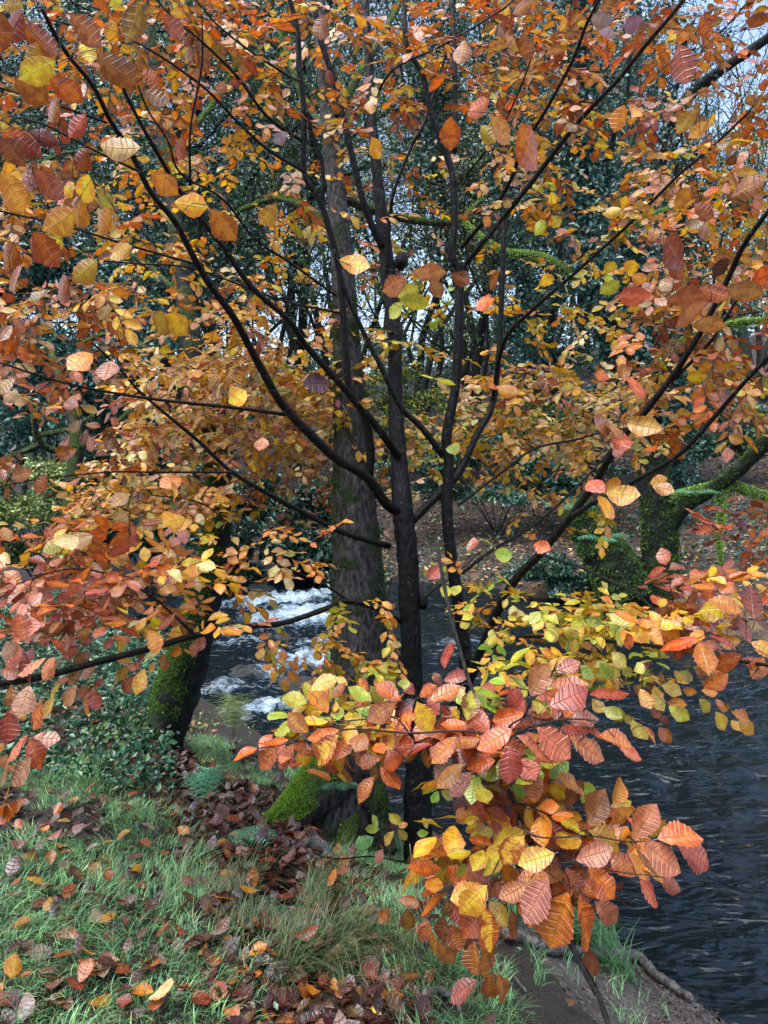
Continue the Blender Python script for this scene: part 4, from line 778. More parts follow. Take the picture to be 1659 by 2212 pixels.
LB([(826, 535), (805, 490), (782, 426), (752, 300), (722, 175), (692, 85), (675, -20)], 20, 14, DT + .1, DT - .1)
LB([(617, 895), (501, 880), (371, 867), (251, 850), (130, 825), (20, 790), (-60, 760)], 11, 4, 3.1, 2.2)
LB([(842, 1180), (742, 1150), (652, 1105), (577, 1065), (501, 1020), (431, 955), (371, 905), (301, 845), (261, 800), (200, 740)], 17, 5, DT, 3.2)
LB([(501, 1020), (351, 1020), (235, 1020), (85, 1035), (0, 1050)], 6, 3, 3.4, 2.8)
LB([(870, 1345), (800, 1310), (742, 1300), (702, 1316), (612, 1346), (541, 1353), (421, 1373), (330, 1400), (250, 1420), (100, 1460), (0, 1478), (-90, 1500)], 12, 19, DT, 2.1)
LB([(760, 1302), (702, 1265), (612, 1220), (501, 1135), (430, 1085), (330, 1070)], 6, 3, DT - .1, 3.0)
LB([(421, 1373), (330, 1290), (230, 1240), (140, 1230), (40, 1260)], 7, 3, 2.85, 2.4)
LB([(992, 592), (1042, 526), (1147, 396), (1243, 271), (1333, 175), (1393, 100), (1453, 30), (1490, -20)], 15, 10, DT - .1, 2.4)
LB([(997, 535), (1047, 476), (1077, 436), (1107, 381), (1127, 321), (1177, 241), (1237, 130), (1268, 50), (1305, -20)], 12, 8, DT - .1, 2.8)
LB([(885, 1130), (950, 1065), (992, 1020), (1032, 935), (1062, 880), (1077, 774), (1087, 551), (1090, 401), (1090, 300), (1100, 150)], 22, 10, DT, DT + .4)
LB([(1062, 880), (1087, 743), (1147, 672), (1228, 602), (1308, 531), (1378, 466), (1468, 376), (1529, 326), (1620, 240)], 12, 6, DT + .2, 2.6)
LB([(1010, 1475), (1028, 1436), (1068, 1336), (1108, 1260), (1168, 1195), (1218, 1135), (1278, 1055), (1308, 1005), (1350, 940), (1410, 870), (1494, 750), (1569, 610), (1609, 526), (1680, 430)], 26, 13, DT - .02, 2.3)
LB([(1228, 1120), (1300, 1075), (1378, 1035), (1469, 980), (1544, 900), (1609, 825), (1690, 740)], 14, 11, 3.2, 2.5)
LB([(1370, 915), (1420, 850), (1454, 820), (1529, 745), (1560, 700), (1620, 600)], 11, 7, 2.95, 2.5)
LB([(992, 1090), (1078, 1025), (1153, 970), (1243, 950), (1298, 935), (1380, 920)], 8, 4, DT, 4.2)
LB([(1040, 1425), (1053, 1406), (1128, 1376), (1253, 1381), (1378, 1391), (1479, 1406), (1580, 1425), (1680, 1440)], 9, 11, DT - .1, 1.95)
LB([(1168, 1198), (1253, 1225), (1328, 1260), (1378, 1285), (1419, 1325), (1479, 1380)], 7, 6, 3.3, 2.5)
LB([(998, 1238), (1068, 1185), (1153, 1135), (1253, 1045), (1330, 960)], 10, 5, DT, 4.2)
LB([(657, 371), (576, 321), (501, 251), (436, 185), (311, 100), (215, 70), (100, 40)], 9, 4, DT - .4, 2.4)
LB([(652, 305), (576, 251), (516, 170), (436, 90), (381, 45), (320, -20)], 10, 5, DT - .4, 2.5)
LB([(647, 175), (617, 160), (526, 100), (461, 45), (416, -10)], 8, 4, DT - .5, 2.8)
LB([(411, 400), (411, 281), (436, 140), (436, 30)], 7, 4, 2.7, 2.4)
LB([(727, 640), (632, 571), (551, 516), (481, 430), (391, 376), (361, 301), (321, 241), (296, 180)], 7, 5, DT - .2, 2.6)
LB([(420, 570), (281, 531), (150, 491), (0, 456), (-60, 440)], 7, 5, 2.85, 2.0)
LB([(230, 265), (120, 226), (0, 190), (-60, 175)], 7, 5, 2.4, 2.0)
LB([(300, 370), (216, 331), (100, 271), (20, 250)], 7, 4, 2.5, 2.0)
LB([(737, 677), (602, 647), (426, 582), (300, 570), (180, 560)], 6, 4, DT - .2, 2.9)
LB([(988, 400), (1068, 301), (1120, 200), (1160, 90)], 6, 4, DT - .2, 2.8)
LB([(836, 590), (842, 476), (852, 411), (892, 311), (917, 266), (967, 100), (985, -20)], 10, 6, DT + .1, DT - .2)
LB([(800, 230), (850, 150), (952, 100), (1078, 25), (1120, -10)], 7, 4, DT + .1, 3.)
LB([(982, 330), (984, 230), (982, 125), (975, -20)], 13, 13, DT - .2, DT - .2)
LB([(895, 1340), (920, 1290), (985, 1240), (1040, 1190)], 8, 3, DT, DT + .3)
LB([(878, 1440), (850, 1390), (835, 1320), (845, 1250)], 10, 3, DT + .05, DT + .2)
LB([(905, 1870), (860, 1860), (800, 1850), (740, 1855), (690, 1850)], 6, 3, DT - .05, 3.15)
LB([(915, 1860), (960, 1890), (1000, 1920), (1060, 1925)], 6, 3, DT - .1, 2.5)
t.freeze()
# leaves copied one by one from the photograph: (stalk x, y, tip x, y, width, colour) in enlarged crops
hD = [(350,370,320,270,80,'M'),(170,440,260,370,70,'M'),(480,470,430,355,75,'A'),(60,570,150,480,60,'Y'),(320,480,230,630,90,'A'),(300,510,400,480,50,'Y'),(440,490,440,620,100,'A'),(540,520,620,590,80,'A'),(690,430,770,320,60,'P'),(680,540,600,450,80,'R'),(760,490,670,580,90,'R'),(640,590,545,690,80,'O'),(700,640,640,770,70,'A'),(770,580,720,680,90,'A'),(850,560,860,660,80,'Y'),(950,570,960,700,90,'M'),(1095,490,1040,620,90,'Y'),(1050,650,970,750,80,'P'),(600,700,560,820,75,'A'),(530,750,460,860,80,'R'),(410,720,300,830,60,'O'),(330,840,240,930,70,'P'),(500,850,360,840,60,'O'),(1060,330,1060,460,80,'M'),(1200,390,1260,190,120,'M'),(1270,400,1370,300,110,'A'),(1400,480,1480,300,120,'B'),(1100,500,1240,420,100,'A'),(1180,580,1130,490,80,'R'),(1390,520,1200,520,110,'R'),(1390,540,1260,630,110,'R'),(1420,520,1440,640,50,'B'),(1420,480,1520,400,50,'L'),(1470,540,1580,510,80,'G'),(850,740,780,870,80,'M'),(1170,760,1180,870,80,'P'),
(1200,90,1160,0,60,'G'),(1210,130,1110,130,70,'L')]
t.hero(hD, 740, 2000, .2532, 3.3)
hD2 = [(920,770,1100,790,70,'B'),(820,850,760,1010,110,'B'),(1000,860,990,1080,150,'B'),(1040,860,1110,820,40,'B'),(1220,990,1100,1080,70,'B'),(1230,1000,1150,1180,110,'B'),(1260,1090,1240,1290,100,'B'),(1350,930,1350,1180,160,'B'),(1400,1020,1500,1250,100,'B'),(1300,1180,1380,1400,130,'B'),(1390,780,1390,950,80,'B'),(1480,800,1510,1020,100,'B'),(800,1090,810,1220,80,'U')]
t.hero(hD2, 740, 2000, .2532, 2.5)
hA2 = [(1200,1330,1160,1240,60,'G'),(1215,1340,1110,1350,70,'L'),(1170,1410,1030,1490,100,'K'),(1390,1310,1310,1230,80,'G'),(1370,1330,1430,1290,40,'A'),(1370,1340,1430,1420,70,'G'),(1330,1360,1270,1470,60,'G'),(1365,1320,1290,1330,50,'D')]
t.hero(hA2, 560, 1620, .3014, 3.2)
hE = [(195,290,155,85,110,'O'),(165,310,-10,380,130,'P'),(170,330,90,460,120,'B'),(640,-10,520,80,80,'P'),(500,130,380,200,70,'B'),(540,370,480,270,100,'P'),(640,320,540,390,90,'P'),(760,270,640,300,80,'P'),(740,370,640,440,100,'P'),(740,180,650,240,80,'A'),(840,30,800,180,50,'B'),(1030,240,940,340,90,'Y'),(920,260,860,320,70,'P'),(450,410,330,570,110,'P'),(370,420,170,570,100,'P'),(0,520,150,560,100,'P'),(245,530,230,640,60,'B'),(480,630,400,780,80,'Y'),(430,730,380,900,100,'A'),(240,640,210,850,170,'P'),(90,640,90,810,120,'B'),(340,760,240,970,110,'O'),(140,820,100,950,110,'P'),(190,830,190,920,60,'Y'),(60,850,90,1090,130,'R'),(270,1060,470,1080,120,'P'),(230,1040,90,1230,110,'O'),(240,1060,340,1290,120,'O'),(250,1230,90,1440,170,'P'),(70,1260,-10,1470,90,'P'),(80,1450,10,1700,100,'O'),(210,1560,20,1740,100,'O'),(30,1100,0,1170,60,'A'),(60,1200,0,1290,80,'B'),
(620,650,510,810,120,'P'),(730,640,640,740,90,'P'),(750,660,770,830,110,'P'),(720,700,670,860,70,'A'),(650,520,560,610,90,'P'),(780,470,660,570,100,'P'),(570,580,450,640,60,'O'),(1060,440,955,440,60,'A'),(1020,480,970,600,90,'A'),(960,560,910,680,70,'B'),(1090,570,1000,690,90,'B'),(1170,510,1110,660,130,'Y'),(1150,480,1040,500,70,'P'),(1300,370,1120,400,70,'W'),(1330,380,1320,520,90,'P'),(1240,450,1230,530,60,'Y'),(1110,440,1160,400,50,'R'),(1200,190,1300,350,80,'A'),(1240,120,1230,230,80,'Y'),(1480,150,1400,220,80,'Y'),(1420,60,1300,190,60,'P'),(1510,90,1440,100,60,'R'),(1600,160,1590,240,50,'Y'),(1650,230,1600,340,90,'P'),(1600,270,1540,390,70,'P'),(1450,300,1390,390,30,'Y'),(850,590,770,640,60,'R')]
t.hero(hE, 0, 1480, .3014, lambda x, y: 2.0 + .0023 * max(0, x - 40))
hF = [(1560,440,1600,220,180,'R'),(1530,610,1530,450,150,'R'),(1270,500,1330,360,160,'R'),(1380,510,1500,440,90,'R'),(1080,370,1170,470,100,'R'),(1245,320,1260,190,110,'O'),(1080,320,1190,270,90,'B'),(990,340,1080,370,70,'B'),(1330,140,1350,60,80,'R'),(1350,140,1450,140,70,'R'),(1430,370,1220,340,80,'Y'),(1480,390,1290,290,110,'A'),(930,400,1040,440,90,'Y'),(1040,440,1120,520,80,'A'),(790,390,665,360,90,'Y'),(770,380,860,450,90,'Y'),(860,480,705,580,120,'Y'),(870,490,1000,570,120,'Y'),(1160,570,930,640,100,'O'),(1170,600,1190,755,160,'A'),(1150,570,1130,480,90,'R'),(1220,590,1330,630,70,'P'),(1470,590,1335,590,90,'A'),(1540,600,1650,650,110,'A'),(1470,690,1290,760,130,'O'),(1470,720,1600,780,80,'O'),(1540,860,1659,740,130,'O'),(1380,820,1240,920,110,'O'),(1260,750,1300,820,70,'O')]
t.hero(hF, 1300, 1360, .3466, lambda x, y: 2.6 - .0022 * max(0, x - 1380))
hG = [(110,390,20,450,80,'G'),(190,500,90,560,90,'G'),(200,500,300,560,90,'G'),(370,440,270,470,90,'G'),(370,440,480,490,80,'L'),(540,480,680,580,110,'L'),(550,400,640,460,110,'G'),(560,670,630,740,90,'G'),(340,760,400,830,80,'L'),(470,740,560,860,90,'L'),(890,890,965,850,90,'A'),(910,900,1010,960,90,'G'),(950,1020,1050,1030,80,'A'),(960,1050,1065,1125,100,'G'),(760,930,800,1030,100,'A'),(840,960,900,1050,90,'G'),(1060,930,1110,950,60,'A'),(1175,1000,1260,1080,80,'G'),(1290,1090,1370,1200,90,'G'),(1400,1090,1540,1150,80,'A'),(1450,1150,1555,1250,100,'A'),(1400,1150,1430,1200,70,'A'),(640,1110,700,1160,60,'G'),(700,1150,740,1280,100,'G'),(780,1190,870,1290,60,'M'),(420,1000,480,1060,80,'G'),(500,1060,575,1120,90,'G'),(570,1050,630,1160,80,'G'),(710,900,770,950,70,'B'),(790,900,850,930,60,'B'),(790,810,865,875,60,'A'),(640,770,670,810,70,'G'),(1000,800,1040,860,70,'G'),(1040,800,1120,860,70,'G'),(820,740,760,790,70,'B'),(1140,790,1220,830,60,'B'),(1190,870,1240,910,60,'B'),(1190,940,1300,970,60,'A'),(1290,1000,1320,1040,50,'B'),(1300,1040,1380,1080,60,'A'),(840,1060,880,1130,60,'B'),(880,1110,930,1170,60,'B'),(890,1200,930,1270,80,'B')]
t.hero(hG, 1300, 1360, .3466, 2.7)
hU1 = [(160,180,80,290,110,'A'),(240,260,85,340,90,'Y'),(370,160,370,270,70,'Y'),(420,230,540,340,120,'B'),(605,635,440,640,110,'A'),(750,870,895,910,90,'Y'),(420,1120,300,1190,100,'A'),(290,1190,200,1240,110,'B'),(370,490,290,560,80,'B'),(60,590,160,640,80,'R'),(130,570,210,570,70,'R'),(0,740,80,850,110,'A'),(150,690,80,790,90,'R'),(150,730,230,800,100,'R'),(380,750,330,830,90,'Y'),(320,790,250,810,60,'Y'),(350,850,270,920,110,'A'),(320,900,190,960,120,'Y'),(440,810,440,890,70,'G'),(260,990,190,1050,70,'Y'),(570,1060,470,1090,70,'Y'),(480,900,400,970,90,'A'),(0,20,100,30,60,'A'),(600,0,540,100,110,'B'),(300,60,400,120,100,'B'),(1390,60,1370,170,70,'B'),(790,590,740,650,70,'R'),(910,900,990,1000,110,'B'),(1190,880,1130,950,80,'A'),(1240,570,1180,600,50,'S'),(20,180,140,100,100,'R'),(100,100,200,160,110,'B'),(60,330,150,390,100,'B'),(210,330,300,390,100,'O'),(250,420,180,480,90,'B'),(0,230,60,120,110,'B'),(700,60,760,110,80,'O'),(500,90,440,130,60,'A'),(620,390,720,430,70,'B'),(690,380,620,330,60,'O'),(380,640,300,680,70,'R'),(0,560,70,600,80,'O'),(110,720,50,640,90,'R'),(200,860,250,800,90,'B'),(140,1000,220,1100,110,'B'),(180,1010,110,1080,100,'R'),(40,1250,130,1200,100,'B'),(60,1050,0,1120,100,'O'),(700,1340,660,1400,90,'A'),(720,1350,760,1400,90,'A'),(650,740,720,790,90,'A'),(1600,590,1640,650,70,'A'),(1460,1120,1590,1160,80,'Y')]
t.hero(hU1, 0, 0, .5666, 1.9, under=True)
hU2 = [(590,530,710,640,150,'O'),(460,430,380,440,80,'O'),(290,500,290,600,90,'O'),(470,500,560,580,90,'A'),(420,540,490,610,60,'A'),(350,170,350,290,70,'B'),(1270,190,1310,360,70,'B'),(1370,70,1410,140,60,'O'),(1000,80,900,90,60,'S'),(1130,90,1030,110,50,'S'),(1000,150,910,130,60,'S'),(1380,30,1300,40,50,'S'),(1040,450,1020,540,70,'A'),(1060,450,1120,500,50,'Y'),(1350,470,1290,540,70,'A'),(1400,520,1360,560,60,'A'),(1290,1150,1150,1090,130,'R'),(600,140,640,220,70,'B'),(1030,900,970,905,50,'Y'),(1030,900,1040,870,40,'Y'),(1260,900,1300,830,60,'A'),(720,830,750,850,40,'Y'),(700,950,670,980,50,'G'),(740,930,770,950,50,'G'),(960,1180,970,1140,50,'G'),(960,1185,1000,1200,50,'G'),(1060,1190,1060,1150,60,'Y'),(1070,1190,1140,1200,50,'Y'),(1020,1210,970,1250,60,'G'),(690,1180,720,1210,60,'Y'),(480,1290,420,1290,70,'O'),(500,1170,450,1240,40,'O'),(100,1200,0,1230,90,'O'),(120,1180,270,1160,50,'P'),(210,1200,250,1260,60,'P'),(290,1180,370,1230,40,'P'),(60,1280,150,1230,60,'G'),(70,1290,200,1310,60,'L'),(80,1300,20,1360,60,'G'),
(1160,1270,1010,1310,60,'P'),(1230,1290,1380,1280,70,'P'),(1360,1240,1480,1290,60,'P'),(1480,1250,1640,1250,80,'P'),(1400,1300,1250,1400,70,'P'),(1330,1400,1470,1380,70,'P'),(1300,1200,1200,1150,90,'R'),(1480,920,1420,900,70,'P'),(1340,880,1440,920,70,'P'),(1600,840,1659,880,80,'P'),(1500,850,1600,800,90,'B'),(1660,1230,1560,1180,80,'O'),(1490,1110,1440,1160,60,'D'),(940,60,1000,0,60,'B'),(560,60,640,20,60,'B'),(1560,90,1659,100,50,'R')]
t.hero(hU2, 935, 0, .5666, 2.2, under=True)
t.hero([(1420,190,1340,200,85,'D'),(480,90,480,180,90,'B'),(400,60,340,110,90,'A'),(780,590,730,620,70,'A'),(770,660,700,650,80,'A'),(800,770,740,790,90,'A'),(800,770,830,800,80,'A'),(1060,220,1010,270,80,'Y'),(1130,420,1140,480,60,'O'),(845,130,860,170,50,'A'),(280,860,210,830,70,'Y'),(280,870,205,900,60,'L'),(340,850,290,890,80,'W'),(400,840,330,870,70,'W'),(560,660,500,700,60,'A'),(330,470,250,500,60,'B'),(140,560,80,590,60,'B'),(200,580,150,650,60,'B')], 0, 830, .5666, 2.5)
t.hero([(960,680,920,740,100,'A'),(960,660,1060,690,90,'Y'),(950,660,920,590,80,'O'),(940,650,1030,620,70,'A'),(950,130,920,180,60,'O'),(1040,180,1040,100,60,'B'),(1070,160,1060,240,90,'O'),(1150,620,1220,600,50,'Y'),(1160,630,1230,650,60,'A'),(480,920,530,920,60,'L'),(270,470,320,480,45,'L'),(650,880,690,900,60,'O'),(390,850,390,900,50,'R'),(250,970,210,1020,60,'R'),(280,1060,260,1090,50,'L'),(290,1070,325,1090,45,'L'),(490,200,560,240,60,'A'),(480,190,460,210,50,'O'),(160,150,300,180,50,'G'),(970,350,900,380,100,'P'),(980,360,960,440,100,'P'),(1040,400,1000,460,80,'O'),(1050,360,1130,390,90,'A'),(1000,440,1010,500,50,'P')], 935, 830, .5666, 2.6)
NH = sum(len(l.p) for l in t.leaves)
for b in [
 (330, 40, 260, 60, 22, 2.4, 3.4, 'OOBR', .066), (900, 30, 300, 50, 18, 2.6, 3.6, 'OBRA', .07), (120, 170, 150, 200, 20, 1.9, 2.6, 'OOBAR', .066), (120, 520, 160, 170, 34, 2.0, 3.0, 'AAOBY', .067), (420, 150, 200, 170, 44, 2.2, 3.5, 'OOBAA', .07), (430, 450, 200, 160, 40, 2.6, 4.2, 'AYYAW', .07),
 (780, 130, 190, 150, 46, 2.6, 4.2, 'OBAAR', .07), (780, 450, 190, 150, 22, 3.0, 4.5, 'AYO', .07), (1130, 130, 190, 160, 52, 2.2, 3.6, 'BOORA', .07), (1520, 150, 150, 170, 26, 2.2, 3.2, 'RBO', .07),
 (1230, 380, 210, 160, 48, 2.6, 4.2, 'AAYB', .07), (1520, 450, 160, 150, 50, 2.3, 3.6, 'AABYO', .07), (1230, 660, 160, 110, 24, 3.0, 4.4, 'YYGA', .068), (1520, 700, 160, 100, 40, 2.2, 3.4, 'PORA', .07),
 (110, 740, 150, 130, 44, 2.1, 3.0, 'OOBRA', .072), (400, 700, 190, 110, 50, 2.8, 4.2, 'AYYAP', .07), (660, 740, 150, 150, 30, 3.0, 4.4, 'YAWY', .066), (520, 860, 270, 100, 150, 4.2, 5.4, 'PWWYWAYP', .074), (520, 800, 250, 70, 40, 4.2, 5.4, 'YWAY', .07), (860, 940, 130, 70, 26, 4.2, 5.0, 'YWYG', .065),
 (130, 930, 140, 90, 12, 2.3, 3.2, 'BO', .07), (430, 1000, 230, 90, 70, 3.2, 4.4, 'PWYWAP', .07), (330, 1090, 210, 35, 26, 2.9, 3.6, 'YAAO', .07), (680, 1020, 140, 110, 40, 3.8, 4.8, 'PWOP', .06), (900, 990, 90, 90, 22, 3.7, 4.6, 'YWG', .06),
 (1200, 880, 230, 85, 120, 4.2, 5.4, 'PWAWYWY', .072), (1150, 1000, 190, 60, 34, 3.6, 4.8, 'YAGY', .06), (1200, 1100, 130, 60, 14, 3.4, 4.4, 'AY', .06), (1510, 860, 160, 90, 56, 2.8, 4.4, 'OAAYP', .07), (900, 680, 110, 110, 18, 3.2, 4.2, 'GYL', .065),
 (210, 1190, 220, 80, 56, 2.6, 3.7, 'PWAPYO', .072), (130, 1300, 160, 80, 48, 2.3, 3.2, 'PPORB', .072), (400, 1290, 150, 90, 34, 2.7, 3.5, 'PAAWY', .07), (560, 1200, 170, 60, 20, 3.1, 3.8, 'AWOY', .06),
 (660, 1390, 90, 45, 12, 3.2, 3.7, 'AAMG', .058), (790, 1370, 90, 90, 14, 3.2, 3.9, 'GGA', .058), (730, 1460, 110, 40, 12, 3.1, 3.7, 'GLA', .058), (1180, 1330, 200, 60, 50, 2.9, 3.8, 'GGYAL', .062), (1330, 1390, 200, 90, 50, 2.7, 3.6, 'GGYLA', .062), (1180, 1440, 130, 40, 16, 2.9, 3.6, 'GLY', .06),
 (1520, 1290, 150, 60, 26, 2.2, 3.2, 'AYOR', .07), (1600, 1150, 80, 70, 14, 2.6, 3.4, 'PRO', .06), (1250, 500, 300, 300, 60, 4.0, 5.2, 'YAGWY', .065), (1200, 900, 260, 100, 70, 3.8, 4.8, 'YWWA', .07), (480, 880, 240, 110, 70, 3.8, 4.8, "WWYPE", .074), (330, 1080, 200, 55, 34, 3.0, 3.9, 'WYYEA', .072), (600, 900, 160, 70, 40, 3.9, 4.9, 'WWYE', .07), (480, 960, 230, 80, 60, 3.4, 4.4, "WPYW", .074), (560, 560, 330, 250, 60, 4.0, 5.4, 'YAOWG', .065), (300, 60, 300, 90, 30, 3., 4.2, 'BOAR', .07), (800, 60, 400, 90, 40, 3.2, 4.6, 'BOAR', .07), (1300, 60, 300, 90, 24, 2.8, 4., 'BRA', .07), (200, 300, 220, 260, 40, 3., 4.2, 'AOBY', .07), (1000, 250, 300, 200, 30, 3.6, 5.0, 'AYO', .065), (1060, 1230, 120, 60, 5, 3.4, 3.9, 'GA', .055)]:
    t.blob(*b)
for rg in ((200, 1400, 100, 1000), (0, 700, 500, 1300), (900, 1659, 400, 1300), (300, 1300, 0, 700)): t.bare(170, rg, 2.6, 4.6)
for cx, cy, rr in ((868, 565, .042), (912, 1300, .034), (884, 1118, .03)):
    kn = boulder('knot', P(cx, cy, DT + (.15 if cy < 600 else .0)), rr, rr, rr * 1.2, M_BARK, None, None, int(cx)); kn.parent = B1
    for k_ in ('label', 'category', 'group'):
        if k_ in kn: del kn[k_]
t.hi = set()
t.build(B1, NM, M_BARK, 6); rebase(B1)
# ---------------------------------------------------------------- the near sapling with the orange bouquet
B2 = empty('beech_sapling', gp(1320, 2290), 'leaning thin beech sapling with glossy orange leaves in front of the black trunk', 'tree')
t = Tree(); NM = []
def LS(path, w0, w1, d0, d1, per=5, nm='branch'):
    n = len(path); t.limb([(x * S_, y * S_, d0 + (d1 - d0) * i / (n - 1)) for i, (x, y) in enumerate(path)], w0, w1, per); NM.append(nm)
LS([(1520, 2620), (1468, 2450), (1453, 2420), (1425, 2369), (1398, 2310), (1374, 2252), (1330, 2120), (1272, 2010), (1239, 1925), (1215, 1850), (1169, 1733), (1146, 1666), (1126, 1600), (1095, 1480), (1075, 1380), (1068, 1320)], 15, 9, 2.0, 2.25, 6, 'stem')
LS([(1212, 1840), (1225, 1805), (1245, 1772), (1279, 1749), (1295, 1713), (1335, 1676), (1348, 1643), (1360, 1615)], 7, 3, 1.98, 1.75)
LS([(1214, 1842), (1249, 1799), (1289, 1776), (1315, 1769), (1381, 1756), (1458, 1762), (1500, 1800)], 7, 3, 1.98, 1.75)
LS([(1205, 1830), (1169, 1790), (1100, 1785), (1000, 1790), (882, 1780), (831, 1783), (753, 1792), (699, 1816), (629, 1828)], 7, 3, 1.98, 2.0)
LS([(1000, 1790), (960, 1750), (900, 1755), (830, 1760), (800, 1745)], 5, 3, 2.0, 2.1)
LS([(1268, 2005), (1276, 2024), (1319, 2044), (1374, 2044), (1437, 2040), (1523, 2054), (1570, 2054), (1656, 2060)], 6, 3, 1.95, 1.7)
LS([(1325, 2105), (1374, 2107), (1433, 2107), (1496, 2126), (1621, 2142)], 5, 3, 1.92, 1.72)
LS([(1272, 2012), (1240, 2060), (1200, 2140), (1190, 2180), (1195, 2330), (1210, 2400)], 5, 3, 1.95, 1.8)
LS([(1374, 2252), (1390, 2180), (1385, 2140), (1360, 2110)], 5, 3, 1.9, 1.85)
LS([(1560, 2750), (1465, 2430), (1395, 2320), (1330, 2220), (1265, 2120), (1262, 1980), (1240, 1890)], 5, 3, 2.1, 2.0)
t.freeze()
hA = [(630,320,450,270,115,'G'),(640,330,500,400,60,'G'),(650,300,620,165,85,'G'),(800,400,690,215,120,'Y'),(760,390,580,375,130,'Y'),(810,270,700,175,110,'M'),(835,280,930,170,70,'B'),(660,210,860,120,100,'G'),(1150,290,975,210,110,'G'),(1120,250,1045,140,90,'M'),(1140,180,1230,320,110,'G'),(1390,300,1200,170,130,'O'),(1360,160,1450,160,70,'L'),(1165,430,1050,300,120,'O'),(1340,320,1150,470,150,'O'),(1500,290,1350,420,110,'D'),(1500,250,1410,180,90,'R'),(1540,270,1659,180,90,'O'),(1520,310,1640,530,170,'Y'),(1480,360,1360,560,100,'M'),(990,350,910,350,55,'Y'),(830,420,880,370,60,'O'),(870,310,850,370,50,'Y'),(640,560,490,420,120,'O'),(640,540,700,480,60,'R'),(700,490,840,450,60,'M'),(890,540,650,610,70,'O'),(1010,470,890,520,90,'P'),(1140,460,1020,400,100,'O'),(560,550,385,570,70,'M'),(640,570,500,620,60,'A'),(480,620,250,660,60,'O'),(230,690,50,750,50,'O'),(390,680,250,850,140,'O'),(520,665,400,830,120,'O'),(560,640,620,600,40,'Y'),(590,670,580,825,95,'Y'),(880,580,700,810,140,'M'),(960,560,960,745,140,'O'),(740,600,670,720,70,'Y'),(890,680,850,790,70,'Y'),(1040,560,1130,640,100,'R'),(1110,650,1020,800,100,'P'),(1190,700,1080,850,90,'Y'),(1240,690,1260,870,110,'Y'),(1200,830,1150,940,80,'B'),(1180,600,1170,680,80,'A'),(1330,470,1290,680,140,'M'),(1400,540,1250,690,120,'Y'),(1540,650,1395,760,100,'B'),(1500,470,1480,600,50,'D'),(1640,550,1560,660,90,'A'),(1590,680,1580,830,60,'B'),(1190,500,1150,570,70,'R'),(1240,490,1200,590,60,'R'),(530,770,510,850,50,'R')]
hB = [(740,300,870,90,140,'P'),(925,120,1090,50,80,'R'),(885,230,1135,215,100,'P'),(880,370,1140,280,120,'R'),(1175,290,1440,265,70,'R'),(990,460,1110,300,130,'O'),(740,400,890,310,100,'O'),(700,420,570,270,130,'R'),(690,420,490,500,130,'O'),(590,520,680,450,70,'O'),(270,480,320,310,140,'M'),(440,560,310,440,140,'O'),(0,330,200,230,110,'O'),(80,220,30,140,60,'R'),(210,480,170,400,60,'Y'),(160,440,80,400,70,'R'),(40,350,90,300,50,'P'),(600,540,380,690,140,'O'),(590,670,610,910,170,'P'),(640,590,920,770,150,'P'),(790,530,1010,750,200,'P'),(960,540,1160,600,80,'R'),(1030,600,1260,780,150,'B'),(1010,470,1220,480,60,'R'),(1090,500,1290,570,70,'R'),(1240,590,1470,620,75,'O'),(1380,650,1540,750,80,'P'),(560,520,450,550,70,'O'),(700,510,560,560,50,'O'),(300,510,110,560,90,'O'),(390,620,250,540,90,'O'),(190,600,30,780,100,'O'),(370,620,160,650,70,'O'),(320,640,200,760,120,'O'),(380,690,270,830,110,'R'),(480,770,290,830,70,'O'),(160,760,40,900,120,'P'),(240,800,70,960,110,'A'),(310,860,160,1020,90,'R'),(320,930,310,1090,120,'R'),(490,790,400,940,110,'D'),(560,860,550,990,90,'B'),(990,380,830,440,100,'R'),(850,430,720,510,80,'R'),(1000,470,900,400,80,'R'),(280,1010,180,1140,100,'D'),(330,1120,200,1190,110,'A'),(330,1140,440,1200,90,'O'),(590,1060,520,1190,100,'R'),(820,830,640,920,120,'L'),(700,690,780,750,90,'L'),(660,780,760,840,90,'G'),(1020,780,900,880,120,'L'),(920,880,1070,960,110,'K'),(580,960,700,1000,90,'L'),(750,1100,610,1020,120,'G'),(850,960,1000,1010,120,'Y'),(770,790,890,830,80,'A'),(1090,960,1200,970,80,'L'),(1120,1090,1150,1000,60,'L'),(770,1090,750,890,140,'B'),(1030,1110,1090,930,130,'B'),(780,1110,900,1000,120,'B'),(890,1130,1020,1060,100,'P'),(660,1110,740,1180,90,'B'),(1160,1200,1260,1000,150,'B'),(1350,1110,1470,960,150,'A'),(1340,1150,1500,1140,110,'A'),(350,330,300,280,70,'D'),(330,270,400,350,80,'L'),(250,340,210,260,80,'G'),(450,370,520,320,70,'L'),(60,1000,20,1080,60,'L'),(80,1000,165,1050,55,'L')]
